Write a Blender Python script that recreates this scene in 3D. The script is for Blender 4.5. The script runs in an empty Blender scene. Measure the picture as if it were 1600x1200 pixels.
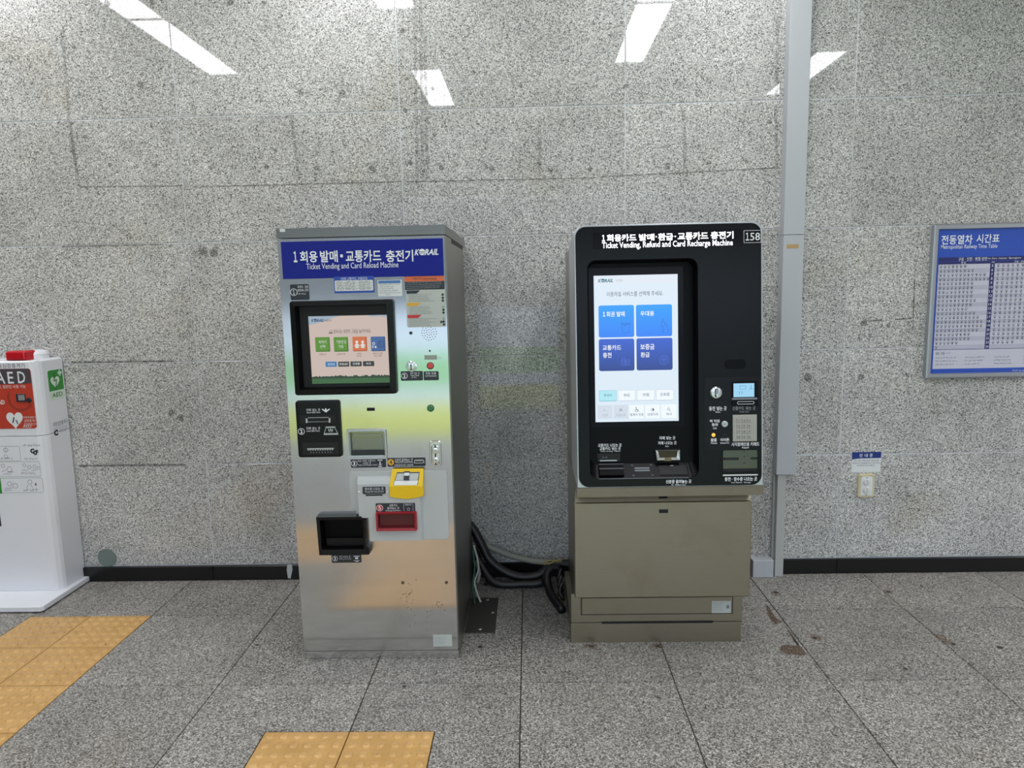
import bpy, bmesh, math, random
from mathutils import Matrix, Vector

rnd = random.Random(11)
SC = bpy.context.scene
COL = SC.collection

# ------------------------------------------------------------------ camera
def make_camera():
    yaw, pit, rol = 0.0262, 0.1343, -0.0217
    fw = Vector((-math.sin(yaw), math.cos(yaw), 0)); rt = Vector((math.cos(yaw), math.sin(yaw), 0))
    fwd = fw * math.cos(pit) + Vector((0, 0, -math.sin(pit))); up = fw * math.sin(pit) + Vector((0, 0, math.cos(pit)))
    r2 = rt * math.cos(rol) + up * math.sin(rol); u2 = -rt * math.sin(rol) + up * math.cos(rol)
    cd = bpy.data.cameras.new('camera'); cd.sensor_fit = 'HORIZONTAL'; cd.sensor_width = 36; cd.lens = 1081.54 / 1600 * 36
    cd.clip_start = 0.05
    o = bpy.data.objects.new('camera', cd); COL.objects.link(o)
    m = Matrix((r2, u2, -fwd)).transposed().to_4x4(); m.translation = (-0.1141, -3.564, 1.5263)
    o.matrix_world = m
    SC.camera = o
make_camera()

# ------------------------------------------------------------------ light and exposure
LAMP = 19.0                      # radiance of the ceiling lamp diffusers
w = bpy.data.worlds.new('sky'); SC.world = w; w.use_nodes = True
w.node_tree.nodes['Background'].inputs[0].default_value = (.74, .86, 1.0, 1)   # overcast daylight outside the glazing
w.node_tree.nodes['Background'].inputs[1].default_value = 3.0
SC.view_settings.view_transform = 'Standard'; SC.view_settings.look = 'None'
SC.view_settings.gamma = 1; SC.view_settings.use_curve_mapping = False
SC.view_settings.exposure = 0.0
SC.cycles.max_bounces = 8; SC.cycles.diffuse_bounces = 4; SC.cycles.glossy_bounces = 4
SC.cycles.caustics_reflective = False; SC.cycles.caustics_refractive = False

# ------------------------------------------------------------------ materials
def s2l(c):
    return tuple(((v / 255 + .055) / 1.055) ** 2.4 if v > 10 else v / 255 / 12.92 for v in c)

def mat(name, col, rough=.5, metal=0, spec=.5, emit=0, coat=0, trans=0):
    m = bpy.data.materials.new(name); m.use_nodes = True
    b = m.node_tree.nodes['Principled BSDF']
    c = (*s2l(col), 1)
    b.inputs['Base Color'].default_value = c; b.inputs['Roughness'].default_value = rough
    b.inputs['Metallic'].default_value = metal; b.inputs['Specular IOR Level'].default_value = spec
    b.inputs['Coat Weight'].default_value = coat; b.inputs['Transmission Weight'].default_value = trans
    if emit:
        b.inputs['Emission Color'].default_value = c; b.inputs['Emission Strength'].default_value = emit
    return m

def glow(name, col, k=1.0):        # a lit screen pixel colour
    m = bpy.data.materials.new(name); m.use_nodes = True
    b = m.node_tree.nodes['Principled BSDF']
    b.inputs['Base Color'].default_value = (.01, .01, .01, 1); b.inputs['Roughness'].default_value = .25
    b.inputs['Emission Color'].default_value = (*s2l(col), 1); b.inputs['Emission Strength'].default_value = k
    return m

def nd(nt, t, **kw):
    n = nt.nodes.new(t)
    for k, v in kw.items():
        setattr(n, k, v)
    return n

def ramp(nt, src, stops, interp='LINEAR'):
    r = nd(nt, 'ShaderNodeValToRGB'); r.color_ramp.interpolation = interp
    e = r.color_ramp.elements
    while len(e) < len(stops): e.new(.5)
    for x, (p, c) in zip(e, stops):
        x.position = p; x.color = (*c, 1) if isinstance(c, tuple) else (c, c, c, 1)
    nt.links.new(src, r.inputs[0])
    return r.outputs[0]

def mixc(nt, kind, fac, a, b):
    n = nd(nt, 'ShaderNodeMix', data_type='RGBA', blend_type=kind)
    for i, v in ((0, fac), (6, a), (7, b)):
        if hasattr(v, 'links'): nt.links.new(v, n.inputs[i])
        elif isinstance(v, tuple): n.inputs[i].default_value = (*v, 1)
        else: n.inputs[i].default_value = v
    return n.outputs[2]

def noise(nt, vec, scale, detail=2, rough=.5, dist=0):
    n = nd(nt, 'ShaderNodeTexNoise'); n.inputs['Scale'].default_value = scale
    n.inputs['Detail'].default_value = detail; n.inputs['Roughness'].default_value = rough
    n.inputs['Distortion'].default_value = dist
    nt.links.new(vec, n.inputs['Vector'])
    return n.outputs[0]

def granite(name, stops, scale, rough, spec, warm, bump, mott):
    m = bpy.data.materials.new(name); m.use_nodes = True; nt = m.node_tree
    b = nt.nodes['Principled BSDF']
    g = nd(nt, 'ShaderNodeNewGeometry'); info = nd(nt, 'ShaderNodeObjectInfo')
    off = nd(nt, 'ShaderNodeVectorMath', operation='SCALE'); nt.links.new(info.outputs['Random'], off.inputs[3])
    off.inputs[0].default_value = (7.1, 3.7, 5.3)
    add = nd(nt, 'ShaderNodeVectorMath', operation='ADD'); nt.links.new(g.outputs['Position'], add.inputs[0]); nt.links.new(off.outputs[0], add.inputs[1])
    P = add.outputs[0]
    nz = nd(nt, 'ShaderNodeTexNoise'); nz.inputs['Scale'].default_value = scale * 1.3; nt.links.new(P, nz.inputs['Vector'])
    wob = nd(nt, 'ShaderNodeVectorMath', operation='SCALE'); nt.links.new(nz.outputs[1], wob.inputs[0]); wob.inputs[3].default_value = 1.6 / scale
    P2n = nd(nt, 'ShaderNodeVectorMath', operation='ADD'); nt.links.new(P, P2n.inputs[0]); nt.links.new(wob.outputs[0], P2n.inputs[1])
    vo = nd(nt, 'ShaderNodeTexVoronoi'); vo.inputs['Scale'].default_value = scale; nt.links.new(P2n.outputs[0], vo.inputs['Vector'])
    sep = nd(nt, 'ShaderNodeSeparateColor'); nt.links.new(vo.outputs['Color'], sep.inputs[0])
    c = ramp(nt, sep.outputs[0], stops, 'LINEAR')
    fine = ramp(nt, noise(nt, P, scale * 2.1, 2), [(.35, .72), (.65, 1.25)])
    c = mixc(nt, 'MULTIPLY', 1.0, c, fine)
    big = ramp(nt, noise(nt, P, mott, 4, .6), [(.3, .86), (.7, 1.12)])
    c = mixc(nt, 'MULTIPLY', 1.0, c, big)
    stain = ramp(nt, noise(nt, g.outputs['Position'], 1.7, 3, .6), [(.56, 0.0), (.74, .55)])
    c = mixc(nt, 'MULTIPLY', stain, c, warm)
    lot = ramp(nt, info.outputs['Random'], [(0, .95), (1, 1.05)])
    c = mixc(nt, 'MULTIPLY', 1.0, c, lot)
    nt.links.new(c, b.inputs['Base Color'])
    b.inputs['Roughness'].default_value = rough; b.inputs['Specular IOR Level'].default_value = spec
    if bump:
        bp = nd(nt, 'ShaderNodeBump'); bp.inputs['Strength'].default_value = bump; bp.inputs['Distance'].default_value = .002
        nt.links.new(noise(nt, P, scale * 1.2, 3), bp.inputs['Height']); nt.links.new(bp.outputs[0], b.inputs['Normal'])
    return m

M_WALL = granite('polished_granite', [(.0, (.066, .065, .062)), (.17, (.150, .147, .141)), (.32, (.418, .411, .394)), (.72, (.562, .553, .530)), (1, (.86, .845, .81))], 285, .022, .5, (.88, .83, .70), 0, 2.5)
M_FLOOR = granite('flamed_granite', [(.0, (.036, .033, .030)), (.24, (.115, .107, .096)), (.5, (.262, .247, .224)), (.8, (.385, .364, .332)), (1, (.65, .62, .575))], 260, .42, .35, (.9, .85, .75), .5, 3)

def steel(name, col, rough, streak=.08, grime=(.8, .76, .66), aniso=0):
    m = bpy.data.materials.new(name); m.use_nodes = True; nt = m.node_tree; b = nt.nodes['Principled BSDF']
    g = nd(nt, 'ShaderNodeNewGeometry')
    mp = nd(nt, 'ShaderNodeMapping'); mp.inputs['Scale'].default_value = (1.2, 1.2, 90); nt.links.new(g.outputs['Position'], mp.inputs[0])
    st = noise(nt, mp.outputs[0], 6, 4, .7)
    c = ramp(nt, st, [(.3, tuple(x * (1 - streak) for x in s2l(col))), (.7, tuple(min(1, x * (1 + streak)) for x in s2l(col)))])
    d = ramp(nt, noise(nt, g.outputs['Position'], 5, 5, .65), [(.5, 0.0), (.8, .6)])
    c = mixc(nt, 'MULTIPLY', d, c, grime)
    nt.links.new(c, b.inputs['Base Color']); b.inputs['Metallic'].default_value = 1
    rr = ramp(nt, st, [(.3, rough * .9), (.7, rough * 1.1)]); nt.links.new(rr, b.inputs['Roughness'])
    if aniso:                          # vertical brushing spreads reflections sideways
        b.inputs['Anisotropic'].default_value = aniso; tn = nd(nt, 'ShaderNodeTangent', direction_type='UV_MAP'); tn.uv_map = 'grain'
        nt.links.new(tn.outputs[0], b.inputs['Tangent'])
    return m

M_STEEL = steel('brushed_steel', (206, 205, 201), .175, .035, aniso=.95)
M_STEEL_LID = steel('darkened_steel_lid', (128, 126, 122), .3, .05)  # darker tone painted in for the dim reflections on the lid
M_STEEL_DARK = steel('darker_steel_side', (150, 147, 140), .34)  # steel darker than the door sheet
M_KSTEEL = steel('kiosk_steel', (160, 152, 134), .36, .05)
M_CHROME = mat('chrome', (215, 215, 215), .24, 1)
M_SILVER = mat('silver_plastic', (190, 192, 196), .3, .6)
M_BLACK = mat('black_plastic', (15, 16, 18), .34, 0, .25)
M_PIT = mat('shaded_pit_black', (7, 7, 9), .5, 0, .1)  # deeper black puts the shade of the wells into the colour
M_BLACK_GL = mat('black_gloss_panel', (10, 11, 14), .26, 0, .22)
M_BLACK_SIGN = mat('violet_black_display', (12, 10, 18), .22, 0, .15)
M_VOID = mat('dark_void', (7, 7, 8), .6)
M_SLAB = mat('black_granite_skirting', (14, 14, 15), .28)
M_WHITE = mat('white_print', (238, 240, 244), .5)
M_OFFW = mat('white_sticker', (222, 224, 224), .45)
M_PLATE = mat('silver_sticker', (186, 190, 184), .4)
M_BLUE = mat('deep_blue_sign', (14, 26, 138), .12, 0, .5)
M_BLUE2 = mat('blue_sticker', (32, 70, 168), .35)
M_BLUE3 = mat('pale_blue_print', (72, 120, 180), .4)
M_LABEL = mat('charcoal_label', (38, 41, 50), .35)
M_ORANGE = mat('orange_print', (222, 108, 62), .4)
M_AMBER = mat('amber_print', (222, 170, 52), .4)
M_RED = mat('red_print', (196, 52, 56), .4)
M_REDT = mat('dark_red_plastic', (150, 22, 36), .38)
M_GREYP = mat('light_grey_plastic', (184, 187, 187), .42)
M_YEL = mat('yellow_plastic', (232, 190, 10), .4)
M_BTNR = mat('red_button', (206, 72, 66), .35)
M_BTNG = mat('green_button', (54, 120, 66), .35)
M_INK = mat('dark_ink', (44, 46, 52), .6)
M_INKG = mat('grey_ink', (120, 124, 132), .6)
M_AEDW = mat('white_enamel', (226, 227, 232), .3)
M_GREEN = mat('green_sticker', (42, 138, 50), .35)
M_GREENP = mat('pale_green_print', (208, 226, 206), .4)
M_AEDRED = mat('red_cabinet_print', (186, 62, 44), .3)
M_AEDDK = mat('dark_red_ring', (150, 56, 42), .3)
M_AEDGREY = mat('charcoal_cabinet_print', (76, 70, 76), .3)
M_LENS = mat('red_beacon_lens', (190, 18, 34), .15, 0, .5)
M_DUCT = mat('grey_painted_duct', (180, 183, 187), .4)
M_DUCT2 = mat('pale_grey_duct', (176, 177, 173), .45)
M_TAN = mat('tan_label', (178, 150, 100), .6)
M_FRAME = mat('anodised_frame', (180, 183, 188), .32, .7)
M_TBLUE = mat('timetable_blue', (44, 82, 184), .35)
M_TNAVY = mat('timetable_navy', (42, 44, 104), .35)
M_TPAPER = mat('timetable_paper', (200, 200, 214), .4)
M_TBAND = mat('timetable_band', (186, 185, 202), .4)
M_OUTLET = mat('aged_ivory_plastic', (208, 198, 160), .4)
M_SOCKET = mat('pale_socket', (214, 212, 212), .4)
M_HOSE = mat('black_hose', (20, 20, 24), .45)
M_CONDUIT = mat('grey_conduit', (150, 150, 140), .5)
M_WIREW = mat('white_wire', (190, 194, 188), .4)
M_WIREG = mat('green_wire', (40, 84, 66), .4)
M_WIREY = mat('yellow_wire', (170, 150, 90), .4)
M_COVER = mat('dark_floor_plate', (64, 62, 58), .55, .3)
M_PATCH = mat('grey_green_patch', (112, 126, 120), .35)
M_GROUT = mat('pale_grout', (206, 208, 212), .7)
M_FGROUT = mat('dark_floor_joint', (56, 53, 50), .8)
M_CEIL = mat('ceiling_white', (222, 222, 220), .7)
M_ROOM = mat('room_wall', (176, 174, 168), .6)
M_LAMP = mat('lamp_diffuser', (250, 251, 255), .5, emit=LAMP)
M_LED = mat('white_led', (250, 250, 255), .4, emit=1.7)
M_AMBLED = mat('amber_led', (246, 178, 70), .4, emit=.9)
M_GRASS = mat('lawn', (110, 166, 100), .9)
M_FAR = mat('far_wall_grey', (112, 113, 114), .8)
M_PAVE = mat('pale_paving', (184, 191, 200), .9)
M_LIME = mat('lime_court_paint', (188, 190, 88), .9)

def tactile_material():
    m = bpy.data.materials.new('tactile_yellow'); m.use_nodes = True; nt = m.node_tree; b = nt.nodes['Principled BSDF']
    g = nd(nt, 'ShaderNodeNewGeometry')
    c = ramp(nt, noise(nt, g.outputs['Position'], 9, 5, .65), [(.3, s2l((184, 143, 84))), (.7, s2l((206, 163, 102)))])
    info = nd(nt, 'ShaderNodeObjectInfo')
    c = mixc(nt, 'MULTIPLY', 1.0, c, ramp(nt, info.outputs['Random'], [(0, .93), (1, 1.05)]))
    nt.links.new(c, b.inputs['Base Color']); b.inputs['Roughness'].default_value = .3
    return m
M_TACT = tactile_material()

def dirt(name, col, amount, scale):      # patchy stain: noise decides where the stone shows through
    m = bpy.data.materials.new(name); m.use_nodes = True; nt = m.node_tree; b = nt.nodes['Principled BSDF']
    b.inputs['Base Color'].default_value = (*s2l(col), 1); b.inputs['Roughness'].default_value = .6
    g = nd(nt, 'ShaderNodeNewGeometry')
    f = ramp(nt, noise(nt, g.outputs['Position'], scale, 4, .7), [(.5 - .3 * amount, 0.0), (.85 - .4 * amount, min(1.0, amount * 1.1))])
    nt.links.new(f, b.inputs['Alpha'])
    return m
M_GHOST = dirt('sealant_ghost', (96, 94, 88), .42, 60)
M_JOINTD = dirt('dark_joint_dirt', (84, 80, 72), .62, 45)
M_HOLE = dirt('plugged_hole', (92, 90, 82), .60, 140)
M_RUST = dirt('rust_stain', (112, 78, 46), .55, 160)
M_BROWN = dirt('brown_residue', (98, 74, 52), .72, 190)
M_SPECK = mat('rust_specks', (150, 126, 92), .7)
M_DSPECK = mat('dark_speck', (58, 54, 48), .7)

def clear_glass():
    m = bpy.data.materials.new('clear_pane'); m.use_nodes = True; nt = m.node_tree
    nt.nodes.remove(nt.nodes['Principled BSDF']); out = nt.nodes['Material Output']
    t = nd(nt, 'ShaderNodeBsdfTransparent'); t.inputs[0].default_value = (.93, .96, .95, 1)
    gl = nd(nt, 'ShaderNodeBsdfGlossy'); gl.inputs['Roughness'].default_value = .03
    fr = nd(nt, 'ShaderNodeFresnel'); fr.inputs[0].default_value = 1.45
    mx = nd(nt, 'ShaderNodeMixShader'); nt.links.new(fr.outputs[0], mx.inputs[0]); nt.links.new(t.outputs[0], mx.inputs[1]); nt.links.new(gl.outputs[0], mx.inputs[2])
    nt.links.new(mx.outputs[0], out.inputs[0])
    return m
M_GLASS = clear_glass()

# ------------------------------------------------------------------ mesh building
def front(y):                         # flat panel facing the hall: (x, d, z), d = how far it stands proud of the panel
    return lambda x, d, z: (x, y - d, z)
def flat_up(x, d, y): return (x, y, d)            # lies on the floor
def plain(x, d, z): return (x, d, z)
def side_right(xs): return lambda y, d, z: (xs + d, y, z)
_hu = Vector((0, .088, 1.03)).normalized(); _hn = Vector((0, -_hu.z, _hu.y))
def head_T(x, d, s):                  # the kiosk's head leans back: s runs up its face
    p = Vector((x, -.888, .742)) + _hu * s + _hn * d
    return (p.x, p.y, p.z)

_txt = {}
def text_raw(body, bold):
    if body == '1': body = '１'
    k = (body, bold)
    if k not in _txt:
        c = bpy.data.curves.new('t', 'FONT'); c.body = body; c.resolution_u = 2; c.offset = bold
        o = bpy.data.objects.new('t', c); me = o.to_mesh()
        vs = [(v.co.x, v.co.y) for v in me.vertices]; fs = [tuple(p.vertices) for p in me.polygons]
        o.to_mesh_clear(); bpy.data.objects.remove(o); bpy.data.curves.remove(c)
        xs = [v[0] for v in vs]; zs = [v[1] for v in vs]
        x0, x1, z0, z1 = min(xs), max(xs), min(zs), max(zs)
        _txt[k] = ([((x - x0) / (x1 - x0), (z - z0) / (z1 - z0)) for x, z in vs], fs)
    return _txt[k]

def inset(o, b):
    n = len(o); r = []
    for i in range(n):
        p, q, s = Vector(o[i - 1]), Vector(o[i]), Vector(o[(i + 1) % n])
        a = (q - p); c = (s - q)
        if a.length < 1e-9 or c.length < 1e-9: r.append(tuple(q)); continue
        a.normalize(); c.normalize()
        na, nc = Vector((-a.y, a.x)), Vector((-c.y, c.x))
        k = 1 + na.dot(nc)
        r.append(tuple(q + (na + nc) * (b / max(k, .3))))
    return r

def rrect(x0, x1, z0, z1, r=0, n=4, corners=(1, 1, 1, 1)):   # counter-clockwise from bottom left
    if r <= 0: return [(x0, z0), (x1, z0), (x1, z1), (x0, z1)]
    o = []
    for k, (cx, cz, a) in enumerate(((x0 + r, z0 + r, 180), (x1 - r, z0 + r, 270), (x1 - r, z1 - r, 0), (x0 + r, z1 - r, 90))):
        if not corners[k]:
            o.append(((x0, z0), (x1, z0), (x1, z1), (x0, z1))[k]); continue
        for i in range(n + 1):
            t = math.radians(a + 90 * i / n); o.append((cx + r * math.cos(t), cz + r * math.sin(t)))
    return o
def circ(cx, cz, r, n=20, sx=1): return [(cx + sx * r * math.cos(2 * math.pi * i / n), cz + r * math.sin(2 * math.pi * i / n)) for i in range(n)]
def blob(cx, cz, rx, rz, n=13):
    return [(cx + rx * rnd.uniform(.6, 1.15) * math.cos(2 * math.pi * i / n), cz + rz * rnd.uniform(.6, 1.15) * math.sin(2 * math.pi * i / n)) for i in range(n)]
def heart(cx, cz, w, h):
    o = []
    for i in range(28):
        t = -2 * math.pi * i / 28 + math.pi
        x = math.sin(t) ** 3; z = (13 * math.cos(t) - 5 * math.cos(2 * t) - 2 * math.cos(3 * t) - math.cos(4 * t)) / 16
        o.append((cx + x * w / 2, cz + (z + .13) * h / 1.9))
    a = sum(o[i - 1][0] * o[i][1] - o[i][0] * o[i - 1][1] for i in range(28))
    return o if a > 0 else o[::-1]

PRINT = {'lettering', 'thin_lettering', 'fine_print', 'tile_print', 'tile_icon', 'tile_dark_print', 'button_print', 'instruction_sketches', 'instruction_frames', 'departure_times', 'key_digits', 'headline', 'subline', 'lit_lettering', 'legend_print', 'row_bands', 'slot_marks', 'shelf_print', 'hinge_marks', 'exit_comb', 'exit_teeth', 'certification_mark', 'side_print', 'heading_print', 'sky_patch', 'reader_print', 'worn_print', 'heart_marks', 'dial_ring', 'title', 'dark_green_print', 'heart_print', 'brand_line'}   # print too fine to pick apart

class MB:
    def __init__(s, T=plain): s.v = []; s.f = []; s.T = T
    def add(s, vs, fs):
        k = len(s.v); s.v += [s.T(*p) for p in vs]; s.f += [tuple(i + k for i in f) for f in fs]; return s
    def face(s, o, d):                            # flat print
        return s.add([(x, d, z) for x, z in o], [tuple(range(len(o)))])
    def prism(s, o, d0, d1, bev=0):
        n = len(o); lay = [(o, d0)]
        if bev: lay += [(o, d1 - bev), (inset(o, bev), d1)]
        else: lay += [(o, d1)]
        vs = [(x, d, z) for q, d in lay for x, z in q]; fs = [tuple(range(n))[::-1]]
        for l in range(len(lay) - 1):
            fs += [(l * n + i, l * n + (i + 1) % n, (l + 1) * n + (i + 1) % n, (l + 1) * n + i) for i in range(n)]
        fs.append(tuple(range((len(lay) - 1) * n, len(lay) * n)))
        return s.add(vs, fs)
    def taper(s, o0, d0, o1, d1):
        n = len(o0)
        return s.add([(x, d0, z) for x, z in o0] + [(x, d1, z) for x, z in o1],
                     [tuple(range(n))[::-1], tuple(range(n, 2 * n))] + [(i, (i + 1) % n, n + (i + 1) % n, n + i) for i in range(n)])
    def box(s, x0, x1, d0, d1, z0, z1, bev=0): return s.prism(rrect(x0, x1, z0, z1), d0, d1, bev)
    def ring(s, out, inn, d0, d1, din=None):       # frame: front face between two loops, outer and inner walls
        n = len(out); din = d0 if din is None else din
        vs = [(x, d0, z) for x, z in out] + [(x, d1, z) for x, z in out] + [(x, d1, z) for x, z in inn] + [(x, din, z) for x, z in inn]
        fs = []
        for l in range(3):
            fs += [(l * n + i, l * n + (i + 1) % n, (l + 1) * n + (i + 1) % n, (l + 1) * n + i) for i in range(n)]
        fs += [(3 * n + i, 3 * n + (i + 1) % n, (i + 1) % n, i) for i in range(n)]
        return s.add(vs, fs)
    def loft(s, loops, cap=False):                 # list of (outline, d)
        n = len(loops[0][0]); vs = [(x, d, z) for q, d in loops for x, z in q]; fs = []
        for l in range(len(loops) - 1):
            fs += [(l * n + i, l * n + (i + 1) % n, (l + 1) * n + (i + 1) % n, (l + 1) * n + i) for i in range(n)]
        if cap: fs.append(tuple(range((len(loops) - 1) * n, len(loops) * n)))
        return s.add(vs, fs)
    def text(s, body, x0, x1, z0, z1, d, bold=0, shear=0):
        vs, fs = text_raw(body, bold); W, H = x1 - x0, z1 - z0
        return s.add([(x0 + u * W + (v - .5) * H * shear, d, z0 + v * H) for u, v in vs], fs)
    def scrib(s, x0, x1, z0, z1, d, rows, seed=0, fill=.55, ragged=True):   # print too small to read: word-like marks
        r = random.Random(seed); ph = (z1 - z0) / rows
        for k in range(rows):
            za = z1 - (k + .5 + fill / 2) * ph; zb = za + fill * ph; x = x0; end = x1 - (r.uniform(0, .3) * (x1 - x0) if ragged else 0)
            while x < end - .3 * ph * fill:
                for q in range(r.randint(2, 5)):
                    wd = fill * ph * r.uniform(.7, 1.0)
                    if x + wd > end: break
                    m = r.random()
                    if m < .5: s.face([(x, za), (x + wd, za), (x + wd, za + .22 * fill * ph), (x, za + .22 * fill * ph)], d); s.face([(x + wd * .6, za + .2 * fill * ph), (x + wd * .8, za + .2 * fill * ph), (x + wd * .8, zb), (x + wd * .6, zb)], d)
                    else: s.face([(x, zb - .25 * fill * ph), (x + wd, zb - .25 * fill * ph), (x + wd, zb), (x, zb)], d); s.face([(x + wd * .2, za), (x + wd * .45, za), (x + wd * .45, zb), (x + wd * .2, zb)], d)
                    x += wd * 1.15
                x += fill * ph * .6
        return s
    def line(s, p, q, wd, d):
        p, q = Vector(p), Vector(q); n = (q - p).normalized(); n = Vector((-n.y, n.x)) * wd / 2
        return s.face([tuple(p - n), tuple(q - n), tuple(q + n), tuple(p + n)], d)
    def hoop(s, cx, cz, r, wd, d, n=20):
        a, b = circ(cx, cz, r, n), circ(cx, cz, r - wd, n)
        for i in range(n):
            j = (i + 1) % n; s.face([b[i], a[i], a[j], b[j]], d)
        return s
    def outline(s, o, wd, d):
        b = inset(o, wd); n = len(o)
        for i in range(n):
            j = (i + 1) % n; s.face([o[i], o[j], b[j], b[i]], d)
        return s
    def tube(s, pts, r, n=8, rib=0, step=None):
        P = [Vector(p) for p in pts]; d = []
        for i in range(len(P) - 1):                # Catmull-Rom
            p0, p1, p2, p3 = P[max(i - 1, 0)], P[i], P[i + 1], P[min(i + 2, len(P) - 1)]
            m = max(3, int((p2 - p1).length / (step or .02)))
            for k in range(m):
                t = k / m
                d.append(.5 * ((2 * p1) + (p2 - p0) * t + (2 * p0 - 5 * p1 + 4 * p2 - p3) * t * t + (3 * p1 - p0 - 3 * p2 + p3) * t ** 3))
        d.append(P[-1]); vs = []; fs = []; u = Vector((0, 0, 1))
        for i, p in enumerate(d):
            t = (d[min(i + 1, len(d) - 1)] - d[max(i - 1, 0)]).normalized()
            a = t.cross(u)
            a = a.normalized() if a.length > .05 else t.cross(Vector((0, 1, 0))).normalized()
            b = t.cross(a); rr = r * (1 + (rib if i % 2 else 0))
            for k in range(n):
                g = 2 * math.pi * k / n; vs.append(tuple(p + (a * math.cos(g) + b * math.sin(g)) * rr))
        for i in range(len(d) - 1):
            fs += [(i * n + k, i * n + (k + 1) % n, (i + 1) * n + (k + 1) % n, (i + 1) * n + k) for k in range(n)]
        fs += [tuple(range(n))[::-1], tuple(range((len(d) - 1) * n, len(d) * n))]
        return s.add(vs, fs)
    def lathe(s, cx, cy, prof, n=24):              # profile (r, z) about a vertical axis
        vs = []; fs = []
        for r, z in prof:
            vs += [(cx + r * math.cos(2 * math.pi * k / n), cy + r * math.sin(2 * math.pi * k / n), z) for k in range(n)]
        for l in range(len(prof) - 1):
            fs += [(l * n + k, l * n + (k + 1) % n, (l + 1) * n + (k + 1) % n, (l + 1) * n + k) for k in range(n)]
        fs.append(tuple(range((len(prof) - 1) * n, len(prof) * n)))
        return s.add(vs, fs)
    def build(s, name, m, parent=None, label=None, smooth=False, kind=None, mesh=None):
        me = bpy.data.meshes.new(name); off = Vector((0, 0, 0)); p = parent
        while p is not None: off += p.location; p = p.parent
        me.from_pydata([tuple(Vector(v) - off) for v in s.v], [], s.f); me.materials.append(m); me.update()
        if m == M_STEEL:
            uv = me.uv_layers.new(name='grain')
            for l in me.loops: c = me.vertices[l.vertex_index].co; uv.data[l.index].uv = (c.x + .3 * c.y, c.z + .1 * c.y)
        if smooth:
            me.polygons.foreach_set('use_smooth', [True] * len(me.polygons))
        o = bpy.data.objects.new(name, me); COL.objects.link(o)
        if parent is not None: o.parent = parent
        if label: o['label'] = label
        if kind or name in PRINT: o['kind'] = kind or 'stuff'
        return o

def thing(name, loc, label, cat, group=None):
    o = bpy.data.objects.new(name, None); COL.objects.link(o); o.location = loc; o.empty_display_size = .1
    o['label'] = label; o['category'] = cat
    if group: o['group'] = group
    return o
def tag(o, label, cat, group=None):
    o['label'] = label; o['category'] = cat
    if group: o['group'] = group
    return o
def structure(name, loc=(0, 0, 0)):
    o = bpy.data.objects.new(name, None); COL.objects.link(o); o.location = loc; o['kind'] = 'structure'
    return o

# ------------------------------------------------------------------ setting: wall of granite panels
CX = [-4.0804 + 1.1147 * i for i in range(8)]          # vertical joints
RZ = [.0809, .6420, 1.1944, 1.8032, 2.4187, 3.03, 3.398]
wall = structure('wall_back')
MB().box(-7, 9, .0014, .2, -.1, 3.42).build('backing', M_GROUT, wall, 'pale grout behind the granite panels')
g = .0025
for i in range(len(CX) - 1):
    for j in range(len(RZ) - 1):
        ta, tb = rnd.uniform(-.0012, .0012), rnd.uniform(-.0005, .0005); xm, zm = (CX[i] + CX[i + 1]) / 2, (RZ[j] + RZ[j + 1]) / 2
        tilt = lambda x, d, z: (x, -d - (ta * (x - xm) + tb * (z - zm) if d > -.0005 else 0), z)      # each panel set a hair out of true
        MB(tilt).prism(rrect(CX[i] + g, CX[i + 1] - g, RZ[j] + g, RZ[j + 1] - g), -.0012, .0006, .0008).build('granite_panel', M_WALL, wall)
for x0, x1 in ((-7, CX[0]), (CX[-1], 9)):
    MB(front(0)).prism(rrect(x0 + g, x1 - g, RZ[0], RZ[-1]), -.0012, .0003, .0005).build('granite_panel', M_WALL, wall)
# where old signs and cabinets were taken down: sealant ghosts, dirty joints, plugged holes
gh = MB(front(0)); D = .0024
for a in (((-2.383,2.867)), ((-2.399,2.428))), (((-2.402,2.428)), ((-2.382,2.094))), (((-2.394,2.413)), ((-2.385,2.164))), (((-0.639,2.932)), ((-0.661,2.064))), (((-0.611,2.931)), ((-0.632,2.07))), (((-0.596,2.754)), ((-0.609,2.088))), (((-1.274,2.407)), ((-1.259,2.129))), (((-0.046,2.365)), ((-0.047,2.129))), (((0.663,2.391)), ((0.673,2.111))), (((1.111,2.394)), ((1.123,2.1))), (((1.107,2.821)), ((1.113,2.438))):
    gh.line(a[0], a[1], .016, D)
gh.build('sealant_ghost', M_GHOST, wall, 'faint grey ghost of an old sealant line', kind='stuff')
dj = MB(front(0))
for a, wd in (((((-2.382,2.094)), ((-1.85,2.087))), .009), ((((-1.804,2.08)), ((-0.738,2.079))), .008), ((((-0.719,2.078)), ((0.229,2.073))), .008), ((((0.261,2.078)), ((1.138,2.099))), .008), ((((-2.501,1.8)), ((-1.977,1.798))), .011), ((((-2.519,1.202)), ((-1.974,1.199))), .016), ((((-2.537,0.644)), ((-1.96,0.642))), .018), ((((1.605,1.333)), ((1.675,1.338))), .012), ((((1.739,1.339)), ((1.825,1.344))), .012), ((((1.826,1.616)), ((1.832,1.283))), .010)):
    dj.line(a[0], a[1], wd * .62, D)
dj.build('joint_dirt', M_JOINTD, wall, 'dark dirty line along a panel joint', kind='stuff')
ho = MB(front(0))
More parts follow.
